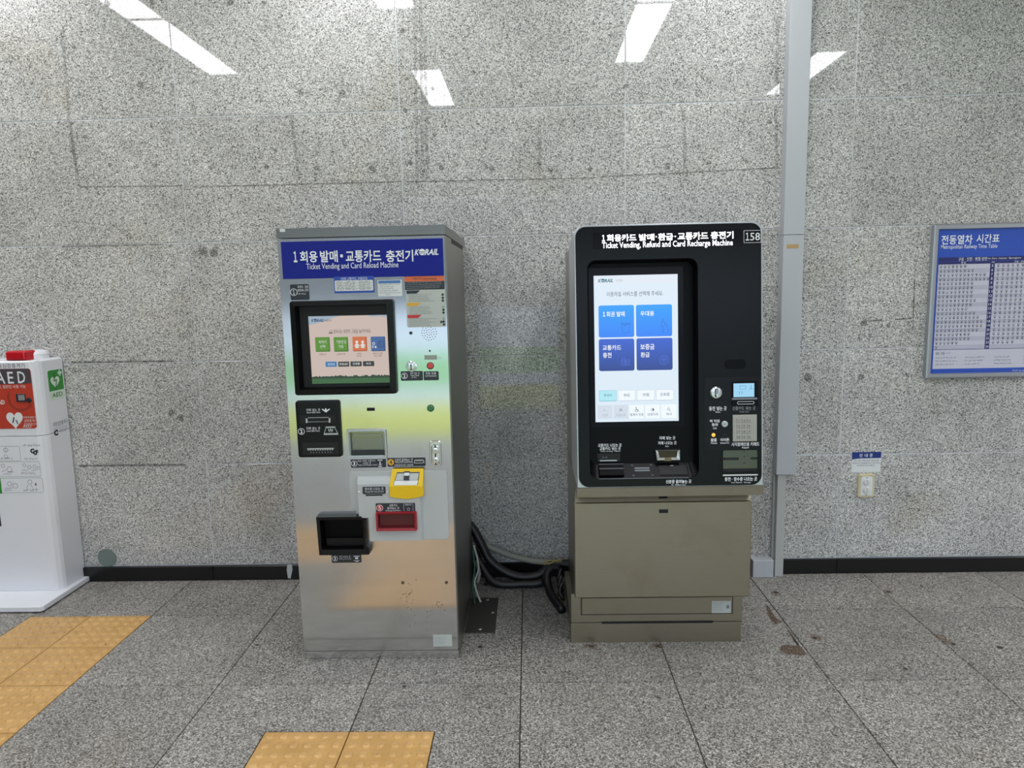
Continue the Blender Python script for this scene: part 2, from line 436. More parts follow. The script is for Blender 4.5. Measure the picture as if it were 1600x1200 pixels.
for p, r in ((((-2.213,2.197)), .014), (((-1.981,2.191)), .014), (((-1.699,2.171)), .012), (((-1.416,2.17)), .014), (((-1.164,2.155)), .016), (((-0.889,2.148)), .015), (((-0.692,2.171)), .014), (((-0.536,2.142)), .014), (((-0.286,2.129)), .015), (((0.013,2.115)), .012), (((0.204,2.114)), .014), (((0.584,2.113)), .014), (((0.792,2.132)), .013), (((0.971,2.134)), .013), (((-1.222,2.518)), .016), (((-1.015,2.512)), .016), (((-2.02,2.577)), .018), (((-0.701,2.793)), .013), (((-0.707,2.422)), .012), (((-0.567,2.521)), .010), (((-0.565,2.3)), .012), (((-2.323,2.337)), .014), (((-2.331,2.543)), .012), (((-2.336,2.767)), .012), (((-2.149,2.966)), .018), (((-1.542,2.945)), .016), (((-1.378,2.94)), .013), (((0.751,2.538)), .010), (((1.082,2.319)), .014), (((-0.132,2.521)), .012), (((0.385,2.506)), .012), (((-1.926,2.962)), .014), (((1.586,1.326)), .020), (((1.709,1.311)), .014), (((1.618,1.261)), .014), (((1.313,1.05)), .020), (((1.583,1.051)), .018), (((1.819,1.054)), .014), (((0.056,1.659)), .012), (((-1.772,1.758)), .026), (((-1.719,1.753)), .026), (((-2.012,0.924)), .020), (((-1.962,0.899)), .022)):
    ho.face(blob(p[0], p[1], r, r), D)
ho.build('plugged_hole', M_HOLE, wall, 'dark plugged screw hole in the granite', kind='stuff')

# skirting of polished black granite
base = structure('baseboard_back')
for x0, x1 in ((CX[0], CX[1]), (CX[1], CX[2]), (CX[2], CX[3]), (CX[3], CX[4]), (CX[4], 1.039), (1.2045, CX[5]), (CX[5], CX[6]), (CX[6], CX[7])):
    MB(front(0)).prism(rrect(x0 + .0012, x1 - .0012, .0, .0795), .002, .02, .0015).build('skirting_slab', M_SLAB, base)
scuff = MB(front(-.02)).face([(-1.441,0.086),(-1.417,0.086)][::-1] + [(-1.447,0.057),(-1.443,0.01),(-1.429,0.006),(-1.415,0.057)], .0012).build('sealant_smear', M_GREYP, base, 'pale smear of sealant on the black skirting')

# floor
floor = structure('floor')
MB(flat_up).box(-7, 9, -.12, -.0068, -5.15, .2).build('bedding', M_FGROUT, floor, 'dark bed showing in the joints between floor slabs')
FX = lambda c: 2.2291 - .6 * c
FY = lambda r: -.4272 - .6 * r
q = .0021
def slab(o): return MB(flat_up).prism(o, -.0065, rnd.uniform(-.0004, .0002), .0012)
rows = [(-.004, FY(0)), (FY(0), FY(1)), (FY(1), FY(2)), (FY(2), FY(3))]
for c in range(-2, 11):
    for r, (yt, yb) in enumerate(rows):
        x0, x1 = FX(c + 1) + q, FX(c) - q; y0, y1 = yb + q, yt - q
        if c == 7 and r > 0: continue
        if c in (4, 5) and r == 2:                     # slabs cut round the warning paving in front of the machine
            xm = (FX(c + 1) + FX(c)) / 2; ym = FY(1.5)
            o = [(x0, ym + q), (xm + q, ym + q), (xm + q, y0), (x1, y0), (x1, y1), (x0, y1)] if c == 4 else [(x0, y0), (xm - q, y0), (xm - q, ym + q), (x1, ym + q), (x1, y1), (x0, y1)]
            slab(o).build('floor_slab', M_FLOOR, floor); continue
        if c in (4, 5) and r == 3:
            xm = (FX(c + 1) + FX(c)) / 2
            slab(rrect(xm + q, x1, y0, y1) if c == 4 else rrect(x0, xm - q, y0, y1)).build('floor_slab', M_FLOOR, floor); continue
        slab(rrect(x0, x1, y0, y1)).build('floor_slab', M_FLOOR, floor)
MB(flat_up).box(-7, 9, -.0066, -.001, -5.14, FY(3) - q).build('far_paving', M_FLOOR, floor, 'granite paving of the hall behind the photographer')
for xa, xb in ((-7, FX(11)), (FX(-2), 9)):
    MB(flat_up).box(xa, xb, -.0066, -.001, FY(3), 0).build('far_paving', M_FLOOR, floor)
# tactile warning paving: one tile mesh with 36 truncated domes, shared
def tactile_mesh():
    b = MB(flat_up); h = .15 - .0019
    b.prism(rrect(-h, h, -h, h), -.0065, .0008, .0015)
    for i in range(6):
        for j in range(6):
            x, y = (i - 2.5) * .0495, (j - 2.5) * .0495
            b.loft([(circ(x, y, .0178, 12), .0006), (circ(x, y, .0150, 12), .0036), (circ(x, y, .0105, 12), .0056), (circ(x, y, .0050, 12), .0064)], True)
    o = b.build('tactile_tile', M_TACT, floor); return o
t0 = tactile_mesh(); tm = t0.data; first = True
spots = [(FX(7.75 if k else 7.25), FY(.25 + .5 * r)) for k in (0, 1) for r in range(7)] + [(FX(x), FY(1.75 + .5 * r)) for x in (4.75, 5.25) for r in range(4)]
spots += [(FX(x), FY(2.75 + .5 * r)) for x in (5.75, 6.25, 6.75) for r in range(2)]
for x, y in spots:
    if first: o = t0; first = False
    else: o = t0.copy(); COL.objects.link(o)
    o.location = (x, y, 0)
# stains and drilled holes in the paving
ru = MB(flat_up); D2 = .0012
for o in ([(1.005,-0.369),(1.01,-0.41),(1.001,-0.514),(1.016,-0.551),(0.979,-0.575),(0.97,-0.526),(0.981,-0.449)], [(0.942,-0.757),(0.98,-0.758),(1.003,-0.769),(1.016,-0.747),(1.021,-0.647),(1.015,-0.588),(1.01,-0.647),(1.017,-0.801),(1.012,-0.842),(0.94,-0.836),(0.916,-0.799)]):
    ru.face(o[::-1], D2)
ru.build('brown_residue', M_BROWN, floor, 'brown rusty residue along a floor joint right of the kiosk', kind='stuff')
r2 = MB(flat_up)
for p, a, b_ in ((((1.109,-0.694)), .03, .03), (((1.641,-0.703)), .03, .035), (((1.645,-0.747)), .025, .02), (((0.132,-0.754)), .04, .03), (((0.412,-0.754)), .03, .025), (((1.09,-0.257)), .03, .025), (((1.649,-0.249)), .02, .03)):
    r2.face(blob(p[0], p[1], a, b_), D2)
r2.build('rust_spot', M_RUST, floor, 'rusty spot round an old bolt hole', kind='stuff')
hs = MB(flat_up)
for p, a in ((((1.104,-0.699)), .011), (((1.649,-0.249)), .012), (((1.846,-0.186)), .009), (((1.349,-0.174)), .008), (((1.657,-0.763)), .012), (((1.832,-0.793)), .014), (((1.36,-0.949)), .010), (((-1.338,-0.719)), .010), (((-0.351,-0.752)), .012), (((-0.262,-0.094)), .010), (((0.132,-0.754)), .013), (((0.414,-0.759)), .012), (((-0.626,-1.051)), .009), (((-2.028,-0.702)), .006), (((1.096,-0.243)), .013), (((0.905,-1.365)), .006)):
    hs.face(blob(p[0], p[1], a, a * .9), D2 + .0001)
hs.build('drilled_hole', M_DSPECK, floor, 'dark drilled hole in the paving', kind='stuff')
lb = MB(flat_up)
lb.face(([(-2.476,-0.299),(-2.438,-0.174),(-2.423,-0.143),(-2.43,-0.249),(-2.468,-0.292)])[::-1], D2)
lb.build('light_scrape', dirt('pale_scrape', (170, 165, 155), .55, 50), floor, 'pale scrape marks beside the white cabinet foot', kind='stuff')

# the rest of the hall, behind the photographer: an open front on to a forecourt in daylight
YB = -5.15
o = MB().box(-7.15, -7, YB - .2, .2, 0, 3.42).build('wall_left', M_ROOM); o['kind'] = 'structure'
wr = structure('wall_right')                       # opening added so daylight brightens the right of the hall
MB().box(9, 9.15, YB - .2, .2, 2.7, 3.42).build('upper_wall', M_ROOM, wr)
for a, b in ((YB - .2, -4.9), (-.5, .2)): MB().box(9, 9.15, a, b, 0, 2.7).build('side_wall', M_ROOM, wr)
wf = structure('wall_front')
MB().box(-7, 9, YB - .2, YB, 2.7, 3.42).build('upper_wall', M_ROOM, wf)
for a, b in ((-7, -3.05), (2.7, 9)): MB().box(a, b, YB - .2, YB, 0, 2.7).build('side_wall', M_ROOM, wf)
ceil = structure('ceiling')
MB().box(-7, 9, YB - .2, .2, 3.43, 3.53).build('ceiling_board', M_CEIL, ceil)
gr = structure('ground')
MB().box(-60, 60, -70, YB - .2, -.14, -.02).build('forecourt', M_PAVE, gr)
MB().box(-40, 40, -7.7, YB - .25, -.0199, -.012).build('lime_court', M_LIME, gr)
MB().box(-40, 40, -15.5, -9.4, -.0199, -.012).build('lawn', M_GRASS, gr)
MB().box(-60, 60, -70, -69, -.019, 11).build('sky_screen', M_FAR, gr, 'long grey wall added far across the forecourt to screen the sky')  # added out of view; its height keeps sky out of the reflections

def lamp(x, ya, yb):
    t = thing('ceiling_light', (x, (ya + yb) / 2, 3.40), 'slim white fluorescent ceiling light, mirrored in the granite or added outside the mirrored view', 'light', 'fluorescent ceiling lights')
    b = MB(lambda X, d, Y_: (X, Y_, 3.43 - d)); xo = (x - .135, x + .135); 
    o = rrect(xo[0], xo[1], ya, yb)
    i = rrect(x - .122, x + .122, ya + .012, yb - .012)
    b.ring(o[::-1], i[::-1], .0005, .03); b.build('frame', M_WHITE, t)
    MB(lambda X, d, Y_: (X, Y_, 3.43 - d)).face(i[::-1], .022).build('diffuser', M_LAMP, t)
for x in (-2.67, .765):
    for a, b in ((-1.355, -.13), (-2.59, -1.365)): lamp(x, a, b)
for a, b in ((-1.33, -.1), (-3.78, -2.6)): lamp(-.955, a, b)
lamp(2.41, -3.72, -2.45)
lamp(-4.4, -1.33, -.1); lamp(-6.1, -2.59, -1.365)  # added beyond the mirrored view to even out the light
for a, b in ((-1.33, -.1), (-2.59, -1.36), (-3.85, -2.62)): lamp(6.0, a, b)  # this and the following rows: lamps added unseen to brighten the right side
for a, b in ((-2.59, -1.36), (-3.85, -2.62), (-5.0, -3.9)): lamp(7.6, a, b)
lamp(4.9, -1.33, -.1); lamp(4.9, -3.0, -1.77)

# ------------------------------------------------------------------ old ticket machine (left)
LX0, LX1, LY = -1.0865, -.4315, -.848
LT = front(LY)
tvm = thing('ticket_machine', (-.76, -.47, 0), 'stainless steel ticket machine with blue sign and yellow card tray, left of the kiosk', 'ticket machine')
# door with openings kept simple: recesses stand as boxes proud of the sheet, real depth behind their frames
MB().box(LX0, LX1, LY + .018, -.10, 0, 1.744).build('cabinet', M_STEEL_DARK, tvm, 'dull grey steel cabinet side')
def door_with_holes():
    b = MB(LT)
    x0, x1, z0, z1 = LX0 + .0015, LX1 - .0035, .041, 1.743
    hs = [(-1.029,-0.665,1.153,1.487), (-1.044,-0.882,0.888,1.087), (-0.841,-0.705,0.879,0.974), (-0.994,-0.798,0.479,0.624)]
    xs = sorted({x0, x1} | {h[0] for h in hs} | {h[1] for h in hs}); zs = sorted({z0, z1} | {h[2] for h in hs} | {h[3] for h in hs})
    for i in range(len(xs) - 1):
        for j in range(len(zs) - 1):
            cx, cz = (xs[i] + xs[i + 1]) / 2, (zs[j] + zs[j + 1]) / 2
            if any(h[0] < cx < h[1] and h[2] < cz < h[3] for h in hs): continue
            b.face(rrect(xs[i], xs[i + 1], zs[j], zs[j + 1]), 0)
    o = rrect(x0, x1, z0, z1)
    b.loft([(o, -.0175), (o, 0)])
    return b
door_with_holes().build('door', M_STEEL, tvm, 'brushed steel front door')
MB().box(LX0 + .004, LX1 - .002, LY + .006, LY + .0178, 0, .036, .0).build('plinth', M_STEEL, tvm)
lid = MB().add([], [])
lid.box(LX0, LX1 + .001, LY - .001, -.02, 1.7465, 1.783).build('lid', M_STEEL_LID, tvm, 'folded steel lid')
MB().box(LX0 + .002, LX1 - .001, LY + .0165, LY + .0179, .034, .0412).build('door_gap', M_VOID, tvm)
MB(side_right(LX1)).box(-.62, -.14, .0004, .0012, 1.728, 1.7455).build('side_slot', M_VOID, tvm)
MB(LT).face(rrect(-1.072,-1.051,1.77,1.782), .0016).build('sticker', M_OFFW, tvm, 'small white sticker on the lid corner')
# blue sign
sg = MB(LT).prism(rrect(-1.071,-0.44,1.589,1.732), .0003, .003, .0008).build('sign_panel', M_BLUE, tvm, 'glossy blue sign panel')
b = MB(LT)
b.text('1', -1.024,-1.01,1.653,1.695, .0034, .03); b.text('회용', -0.999,-0.93,1.651,1.695, .0034, .02); b.text('발매', -0.92,-0.851,1.65,1.695, .0034, .02)
b.face(rrect(-0.841,-0.831,1.668,1.679), .0034)
b.text('교통카드', -0.82,-0.682,1.648,1.694, .0034, .02); b.text('충전기', -0.663,-0.557,1.646,1.691, .0034, .02)
b.build('headline', M_WHITE, sg, 'white lettering')
MB(LT).text('Ticket Vending and Card Reload Machine', -0.976,-0.616,1.618,1.647, .0034).build('subline', M_WHITE, sg)
def korail(T, x0, x1, z0, z1, d, m, parent, nm='logo'):
    b = MB(T); w, h = x1 - x0, z1 - z0
    b.text('K', x0, x0 + .17 * w, z0, z1, d, .03, .25)
    b.text('RAIL', x0 + .43 * w, x1, z0, z1, d, .03, .25)
    cx, cz, r = x0 + .295 * w, z0 + .52 * h, .125 * w
    o = [(cx + r * 1.05 * math.cos(t * math.pi / 10), cz + .1 * h + r * .85 * math.sin(t * math.pi / 10)) for t in range(0, 11)]
    b.face(o, d)
    b.face([(cx - r * 1.1, cz - .02 * h), (cx + r * 1.25, cz + .02 * h), (cx + r * 1.1, cz - .14 * h), (cx - r * 1.1, cz - .18 * h)], d)
    b.face([(cx - r * .9, cz - .26 * h), (cx + r * .9, cz - .22 * h), (cx + r * .55, cz - .5 * h), (cx - r * .4, cz - .52 * h)], d)
    b.build(nm, m, parent)
korail(LT, -0.549,-0.457,1.669,1.692, .0034, M_WHITE, sg)
# label 1
lb = MB(LT).prism(rrect(-1.046,-0.972,1.507,1.568, .005), .0003, .0014).build('step_label', M_LABEL, tvm, 'charcoal label with a circled 1')
def badge(T, cx, cz, r, n, d, parent, m=M_WHITE, disc=None):
    b = MB(T)
    if disc: MB(T).face(circ(cx, cz, r, 18), d).build('badge_disc', disc, parent); d += .0003
    else: b.hoop(cx, cz, r, r * .14, d, 18)
    hh = r * .62; b.text(n, cx - hh * (.38 if n == '1' else .55), cx + hh * (.3 if n == '1' else .55), cz - hh, cz + hh, d, .035); b.build('badge', m, parent)
badge(LT, -1.032,1.538, .014, '1', .0018, lb)
b = MB(LT); b.text('목적지 · 권종', -1.016,-0.974,1.552,1.563, .0018); b.text('화면에서 선택', -1.017,-0.975,1.539,1.55, .0018); b.scrib(-1.018,-0.98,1.527,1.535, .0018, 1, 3); b.build('lettering', M_WHITE, lb)
# blue fare sticker
LF_ = front(LY - .003)
fs_ = MB(LF_).prism(rrect(-0.871,-0.715,1.53,1.594), -.0027, .0010).build('fare_sticker', M_BLUE2, tvm, 'blue sticker with a white fare table')
MB(LF_).text('1회용 교통카드, 이용안내', -0.843,-0.741,1.579,1.591, .0014).build('lettering', M_WHITE, fs_)
MB(LF_).prism(rrect(-0.868,-0.718,1.538,1.579, .004), .001, .0013).build('fare_table', M_OFFW, fs_)
b = MB(LF_)
x0, x1, z0, z1 = -0.864,-0.72,1.538,1.579
for k in range(1, 4): zq = z1 - (z1 - z0) * k / 4; b.face(rrect(x0, x1, zq - .0004, zq + .0004), .0017)
for xa, xb, k in ((.02, .24, 1), (.28, .62, 2), (.66, .97, 3)): b.scrib(x0 + (x1 - x0) * xa, x0 + (x1 - x0) * xb, z0 + .001, z1 - .001, .0017, 4, 10 + k, .5)
for t_ in (.26, .64): b.face(rrect(x0 + (x1 - x0) * t_ - .0004, x0 + (x1 - x0) * t_ + .0004, z0, z1), .0017)
b.build('fine_print', M_INK, fs_)
# white notice sticker
ns = MB(LT).prism(rrect(-0.701,-0.606,1.514,1.577), .0003, .0010).build('notice_sticker', M_OFFW, tvm, 'white paper notice with a pale blue heading')
MB(LT).face(rrect(-0.698,-0.611,1.564,1.575), .0014).build('heading_strip', M_BLUE3, ns)
b = MB(LT); b.scrib(-0.696,-0.611,1.524,1.563, .0014, 5, 21, .45); b.scrib(-0.671,-0.646,1.517,1.523, .0014, 1, 22, .5); b.build('fine_print', M_INK, ns)
# instructions plate
ip = MB(LT).prism(rrect(-0.592,-0.438,1.391,1.54, .004), .0003, .0012).build('instruction_plate', M_PLATE, tvm, 'pale grey instructions plate with orange heading')
hd = MB(LT).prism(rrect(-0.595,-0.44,1.569,1.591), .0003, .0014).build('orange_heading', M_ORANGE, ip)
b = MB(LT); b.text('이용안내', -0.565,-0.528,1.575,1.585, .0018); b.text('Instructions', -0.522,-0.47,1.574,1.585, .0018); b.build('lettering', M_INK, ip)
MB(LT).prism(rrect(-0.594,-0.44,1.537,1.572), .0003, .0012).build('black_heading', M_LABEL, ip)
MB(LT).scrib(-0.589,-0.447,1.539,1.57, .0016, 4, 31, .4).build('fine_print', M_GREYP, ip)
tg = [((-0.589,-0.532,1.522,1.535), M_LABEL, 'dark_tab'), ((-0.589,-0.531,1.474,1.487), M_AMBER, 'amber_tab'), ((-0.589,-0.53,1.427,1.44), M_RED, 'red_tab')]
for (x0, x1, z0, z1), m_, nm in tg:
    MB(LT).face([(x0, z0), (x1 - .018, z0), (x1 - .003, z1), (x0, z1)], .0016).build(nm, m_, ip)
b = MB(LT); k = 0
for y_, y2 in ((459.5, 471.5), (478.6, 490.6), (497.4, 509.4)):
    k += 1
    b.scrib(*((-0.581,-0.478,1.489,1.521) if k == 1 else (-0.581,-0.478,1.441,1.473) if k == 2 else (-0.582,-0.472,1.394,1.427)), .0016, 5, 40 + k, .42)
for u, v in ():
    pass
for c_ in ((-0.448,1.516), (-0.448,1.504), (-0.448,1.493), (-0.447,1.457), (-0.447,1.446), (-0.457,1.41), (-0.448,1.411), (-0.447,1.4)):
    b.face(circ(c_[0], c_[1], .0048, 12), .0016)
for c_ in ((-0.448,1.468), (-0.447,1.422)): b.hoop(c_[0], c_[1], .0042, .0012, .0016, 12)
b.build('fine_print', M_INK, ip)
# touch screen
sc = thing_bezel = MB(LT)
OB = rrect(-1.048,-0.639,1.13,1.504, .012); IB = rrect(-1.026,-0.666,1.154,1.484, .006)
IB2 = rrect(-1.019,-0.672,1.159,1.482, .004)
sc.loft([(OB, .0002), (inset(OB, .002), .020), (IB, .024)])
scr = sc.build('screen_bezel', M_BLACK, tvm, 'deep black screen bezel')
MB(LT).loft([(IB, .024), (IB2, -.012)]).build('bezel_well', M_PIT, scr)
MB(LT).prism(inset(IB2, -.004), -.016, -.0115).build('mask', M_VOID, scr)
SD = -.0105
GL = lambda n, c_, k_=.8: glow(n, c_, k_)
TV = rrect(-0.985,-0.666,1.173,1.442)
x0, x1, z0, z1 = -0.985,-0.667,1.173,1.442
scn = MB(LT).face(TV, SD).build('display', GL('tvm_screen_peach', (216, 196, 186)), tvm, 'peach coloured touch screen page')
b = MB(LT)
b.face([(x0, z1), (x0, z1 - .034), (x0 + .04, z1 - .026), (x0 + .07, z1 - .02), (x0 + .095, z1 - .008), (x0 + .13, z1)][::1], SD + .0004)
b.face([(x1 - .08, z1), (x1 - .07, z1 - .007), (x1 - .03, z1 - .005), (x1, z1 - .012), (x1, z1)], SD + .0004)
b.build('sky_patch', GL('tvm_screen_sky', (168, 184, 200)), scn)
zz = z0 + .032
b = MB(LT); b.face(rrect(x0, x1, z0, zz - .008), SD + .0004); b.build('meadow', GL('tvm_screen_green', (62, 104, 64)), scn)
b = MB(LT); o = [(x0, z0 + .02)] + [(x1, z0 + .02)]
n_ = 60
for k in range(n_ + 1): o.append((x1 - (x1 - x0) * k / n_, zz - .002 + rnd.uniform(-.0035, .0035)))
b.face(o, SD + .0008); b.build('hedge_line', GL('tvm_screen_hedge', (46, 66, 48)), scn)
korail(LT, -0.972,-0.923,1.42,1.431, SD + .0012, GL('tvm_logo', (30, 62, 112)), scn)
b = MB(LT); b.text('한국철도공사', -0.922,-0.893,1.42,1.429, SD + .0008)
b.text('원하시는 화면의 그림을 눌러주세요.', -0.888,-0.738,1.372,1.388, SD + .0008)
b.hoop(*(-0.898,1.381), .0055, .0014, SD + .0008, 10); b.face(rrect(-0.907,-0.891,1.373,1.376), SD + .0008)
b.text('전체노선', -0.949,-0.923,1.287,1.295, SD + .0008); b.text('1,250원 1매', -0.881,-0.847,1.286,1.295, SD + .0008); b.text('우대용', -0.799,-0.781,1.287,1.294, SD + .0008); b.text('(Free)', -0.8,-0.781,1.277,1.285, SD + .0008)
b.text('교통카드 충전', -0.737,-0.696,1.286,1.294, SD + .0008); b.text('카드 조회', -0.731,-0.701,1.276,1.284, SD + .0008)
b.build('lettering', GL('tvm_ink', (60, 52, 52)), scn)
G1, G2, G3 = GL('tile_green', (96, 150, 44)), GL('tile_orange', (222, 116, 66)), GL('tile_blue', (70, 104, 164))
E1, E2, E3 = GL('tile_green_edge', (60, 104, 30)), GL('tile_orange_edge', (178, 84, 48)), GL('tile_blue_edge', (44, 70, 120))
WG = GL('tvm_white', (232, 232, 226)); DK = GL('tvm_button', (44, 46, 52)); BL = GL('tvm_button_blue', (64, 128, 190)); NV = GL('tvm_navy', (30, 52, 96))
for r_, m_, e_ in (((-0.963,-0.905,1.301,1.359), G1, E1), ((-0.889,-0.832,1.3,1.358), G1, E1), ((-0.814,-0.757,1.3,1.358), G2, E2), ((-0.741,-0.684,1.299,1.357), G3, E3)):
    MB(LT).face(rrect(*r_, .003), SD + .0004).build('tile_edge', e_, scn)
    MB(LT).face(rrect(r_[0], r_[1] - .0035, r_[2] + .0035, r_[3], .003), SD + .0008).build('menu_tile', m_, scn)
b = MB(LT); b.text('목적지', -0.949,-0.919,1.333,1.346, SD + .0012); b.text('선택', -0.945,-0.924,1.315,1.328, SD + .0012)
b.text('기본운임', -0.88,-0.84,1.332,1.346, SD + .0012); b.text('전용', -0.871,-0.851,1.314,1.327, SD + .0012)
for c_ in ((-0.797,1.337), (-0.774,1.337)):
    b.face(circ(c_[0], c_[1], .006, 12), SD + .0012)
    b.face([(c_[0] - .003, c_[1] - .006), (c_[0] - .011, c_[1] - .014), (c_[0] - .009, c_[1] - .017), (c_[0] - .005, c_[1] - .014), (c_[0] - .008, c_[1] - .024), (c_[0] + .008, c_[1] - .024), (c_[0] + .005, c_[1] - .014), (c_[0] + .009, c_[1] - .017), (c_[0] + .011, c_[1] - .014), (c_[0] + .003, c_[1] - .006)], SD + .0012)
c_ = (-0.73,1.33); b.face(circ(c_[0], c_[1], .0055, 12), SD + .0012); b.face(rrect(c_[0] - .006, c_[0] - .002, c_[1] - .017, c_[1] - .008), SD + .0012); b.face(rrect(c_[0] + .004, c_[0] + .010, c_[1] - .018, c_[1] - .010), SD + .0012)
b.build('tile_print', WG, scn)
b = MB(LT); b.face(circ(c_[0], c_[1], .003, 10), SD + .0016)
r_ = (-0.712,-0.69,1.314,1.339); b.outline(rrect(*r_), .0016, SD + .0012); b.scrib(r_[0] + .003, r_[1] - .002, r_[2] + .002, r_[3] - .002, SD + .0012, 3, 5); b.build('tile_dark_print', NV, scn)
for r_, m_, s_, r2_ in (((-0.927,-0.882,1.24,1.261), BL, '한국어', (-0.918,-0.891,1.245,1.255)), ((-0.876,-0.832,1.24,1.26), DK, 'ENGLISH', (-0.87,-0.838,1.246,1.255)), ((-0.827,-0.782,1.24,1.26), DK, '日本語', (-0.817,-0.79,1.246,1.256)), ((-0.777,-0.732,1.24,1.26), DK, '中文', (-0.764,-0.744,1.246,1.255))):
    t = MB(LT).face(rrect(*r_, .002), SD + .0004).build('language_button', m_, scn); MB(LT).text(s_, *r2_, SD + .0008, .008).build('button_print', WG, scn)
# small fittings right of the screen
MB(LT).prism(circ(*(-0.579,1.369), .0065, 16), .0002, .003, .001).build('microphone', M_LABEL, tvm, 'small dark microphone dot')
b = MB(LT)
for r_, k_ in ((0, 1), (.011, 8), (.02, 12), (.029, 18)):
    for i in range(k_):
        a = 2 * math.pi * (i + .25 * (r_ > .015)) / k_; c_ = (-0.507,1.37); b.face(circ(c_[0] + r_ * math.cos(a), c_[1] + r_ * 1.05 * math.sin(a), .0019, 7), .0003)
b.build('speaker_holes', M_VOID, tvm, 'ring pattern of speaker holes', kind='stuff')
c_ = (-0.507,1.297); MB(LT).face([(c_[0] - .005, c_[1]), (c_[0], c_[1] - .005), (c_[0] + .005, c_[1]), (c_[0], c_[1] + .005)], .0003).build('speck', M_DSPECK, tvm)
wl = MB(LT).face(rrect(-0.529,-0.479,1.262,1.28), .0004).build('worn_label', mat('worn_label_grey', (150, 158, 146), .5), tvm, 'worn grey label remnant'); MB(LT).scrib(-0.476,-0.459,1.264,1.274, .0005, 2, 8).build('worn_print', M_INKG, tvm)
b = MB(LT); c_ = (-0.582,1.237); b.prism(circ(*c_, .0215, 26), .0002, .006, .002); b.loft([(circ(*c_, .017, 26), .006), (circ(*c_, .0145, 26), .010), (circ(*c_, .008, 26), .011)], True)
cs = b.build('coin_slot', M_CHROME, tvm, 'round chrome coin slot', smooth=False)
MB(LT).face(rrect(c_[0] - .0022, c_[0] + .0022, c_[1] - .014, c_[1] + .012), .0113).build('slit', M_VOID, cs)
for c_, m_, l_ in (((-0.507,1.238), M_BTNR, 'round red call button'), ((-0.512,1.068), M_BTNG, 'round green button')):
    r_ = MB(LT).prism(circ(*c_, .0145, 22), .0002, .003, .001).build('button_ring', M_LABEL, tvm); MB(LT).prism(circ(*c_, .012, 22), .003, .006, .0025).build('button', m_, r_, l_)
l2 = MB(LT).prism(rrect(-0.626,-0.538,1.18,1.218, .004), .0003, .0014).build('step_label', M_LABEL, tvm, 'charcoal label with a circled 2 under the coin slot')
badge(LT, -0.611,1.2, .0125, '2', .0018, l2)
b = MB(LT); b.text('동전 넣는 곳', -0.588,-0.551,1.205,1.214, .0018); b.text('Insert Coins', -0.586,-0.553,1.198,1.204, .0018); b.scrib(-0.583,-0.553,1.189,1.197, .0018, 1, 6); b.build('lettering', M_WHITE, l2)
l3 = MB(LT).prism(rrect(-0.535,-0.475,1.18,1.216, .004), .0003, .0014).build('step_label', M_LABEL, tvm, 'charcoal staff call label')
b = MB(LT); b.text('직원 호출', -0.527,-0.485,1.203,1.213, .0018); b.text('Call Assistance', -0.528,-0.483,1.195,1.201, .0018); b.build('lettering', M_WHITE, l3)
MB(LT).face(rrect(-0.768,-0.736,1.061,1.074), .0004).build('key_slot', M_VOID, tvm)
# banknote unit
O_ = rrect(-1.053,-0.873,0.876,1.109, .012)
bn = MB(LT).loft([(O_, .0002), (inset(O_, .002), .012), (inset(O_, .010), .013)], True)
bn = bn.build('banknote_unit', M_BLACK, tvm, 'black banknote unit')
def pocket(T, x0, x1, z0, z1, d, dep, m, parent, nm='pocket'):
    a = rrect(x0, x1, z0, z1, .004); c = inset(a, min(.35 * (z1 - z0), .008))
    MB(T).ring(inset(a, -.003), a, d, d + .004, d).build(nm, m, parent)
x0, x1, z0, z1 = -1.036,-0.895,1.015,1.05
MB(LT).box(x0, x1, .0132, .0135, z0, z1).build('intake', M_VOID, bn)
b = MB(LT); x0, x1, z0, z1 = -1.01,-0.912,1.02,1.045
b.face(rrect(x0, x1, z0, z0 + .003), .019); b.box(x0, x0 + .006, .0136, .021, z0, z0 + .018); b.box(x1 - .006, x1, .0136, .021, z0, z0 + .018); b.box(x0, x1, .0136, .019, z0, z0 + .004); b.box(x0 + .008, x1 - .008, .0136, .0145, z0 + .019, z0 + .021)
b.build('intake_frame', M_SILVER, bn, 'silver frame of the upper banknote slot')
b = MB(LT); b.text('지폐 넣는 곳', -1.008,-0.952,1.066,1.077, .0145); b.text('Insert Bills Here', -1.006,-0.952,1.058,1.065, .0145)
b.text('지폐 넣는 곳', -1.013,-0.956,0.991,1.003, .0145); b.text('Insert Bills Here', -1.011,-0.959,0.983,0.99, .0145)
x0, x1, z0, z1 = -0.946,-0.912,1.06,1.076; xc = (x0 + x1) / 2
b.face([(x0, z1 - .003), (xc, z0), (x1, z1 - .003), (x1 - .004, z1 - .0005), (xc, z0 + .006), (x0 + .004, z1 - .0005)], .0145); b.face(rrect(xc - .003, xc + .003, z0 + .004, z1 + .001), .0148)
b.build('lettering', M_WHITE, bn)
badge(LT, -1.033,0.985, .0135, '2', .0145, bn)
x0, x1, z0, z1 = -0.943,-0.885,0.969,1.002
b = MB(LT); b.face([(x0, z0), (x1, z0), (x1, z0 + .006), (x0, z0 + .006)], .0145); b.outline([(x0, z0 + .005), (x1, z0 + .005), (x1 - .012, z1 - .002), (x0 + .010, z1 - .002)], .0022, .0145); b.face(rrect(x0 + .009, x1 - .010, z1 - .002, z1 + .001), .0145)
b.text('₩', x0 + .018, x1 - .019, z0 + .011, z1 - .006, .0145); b.build('banknote_icon', M_SILVER, bn, 'grey icon of a banknote with the won sign')
x0, x1, z0, z1 = -1.032,-0.887,0.888,0.938
MB(LT).box(x0, x1, .0132, .0135, z0, z1).build('exit_recess', M_VOID, bn)
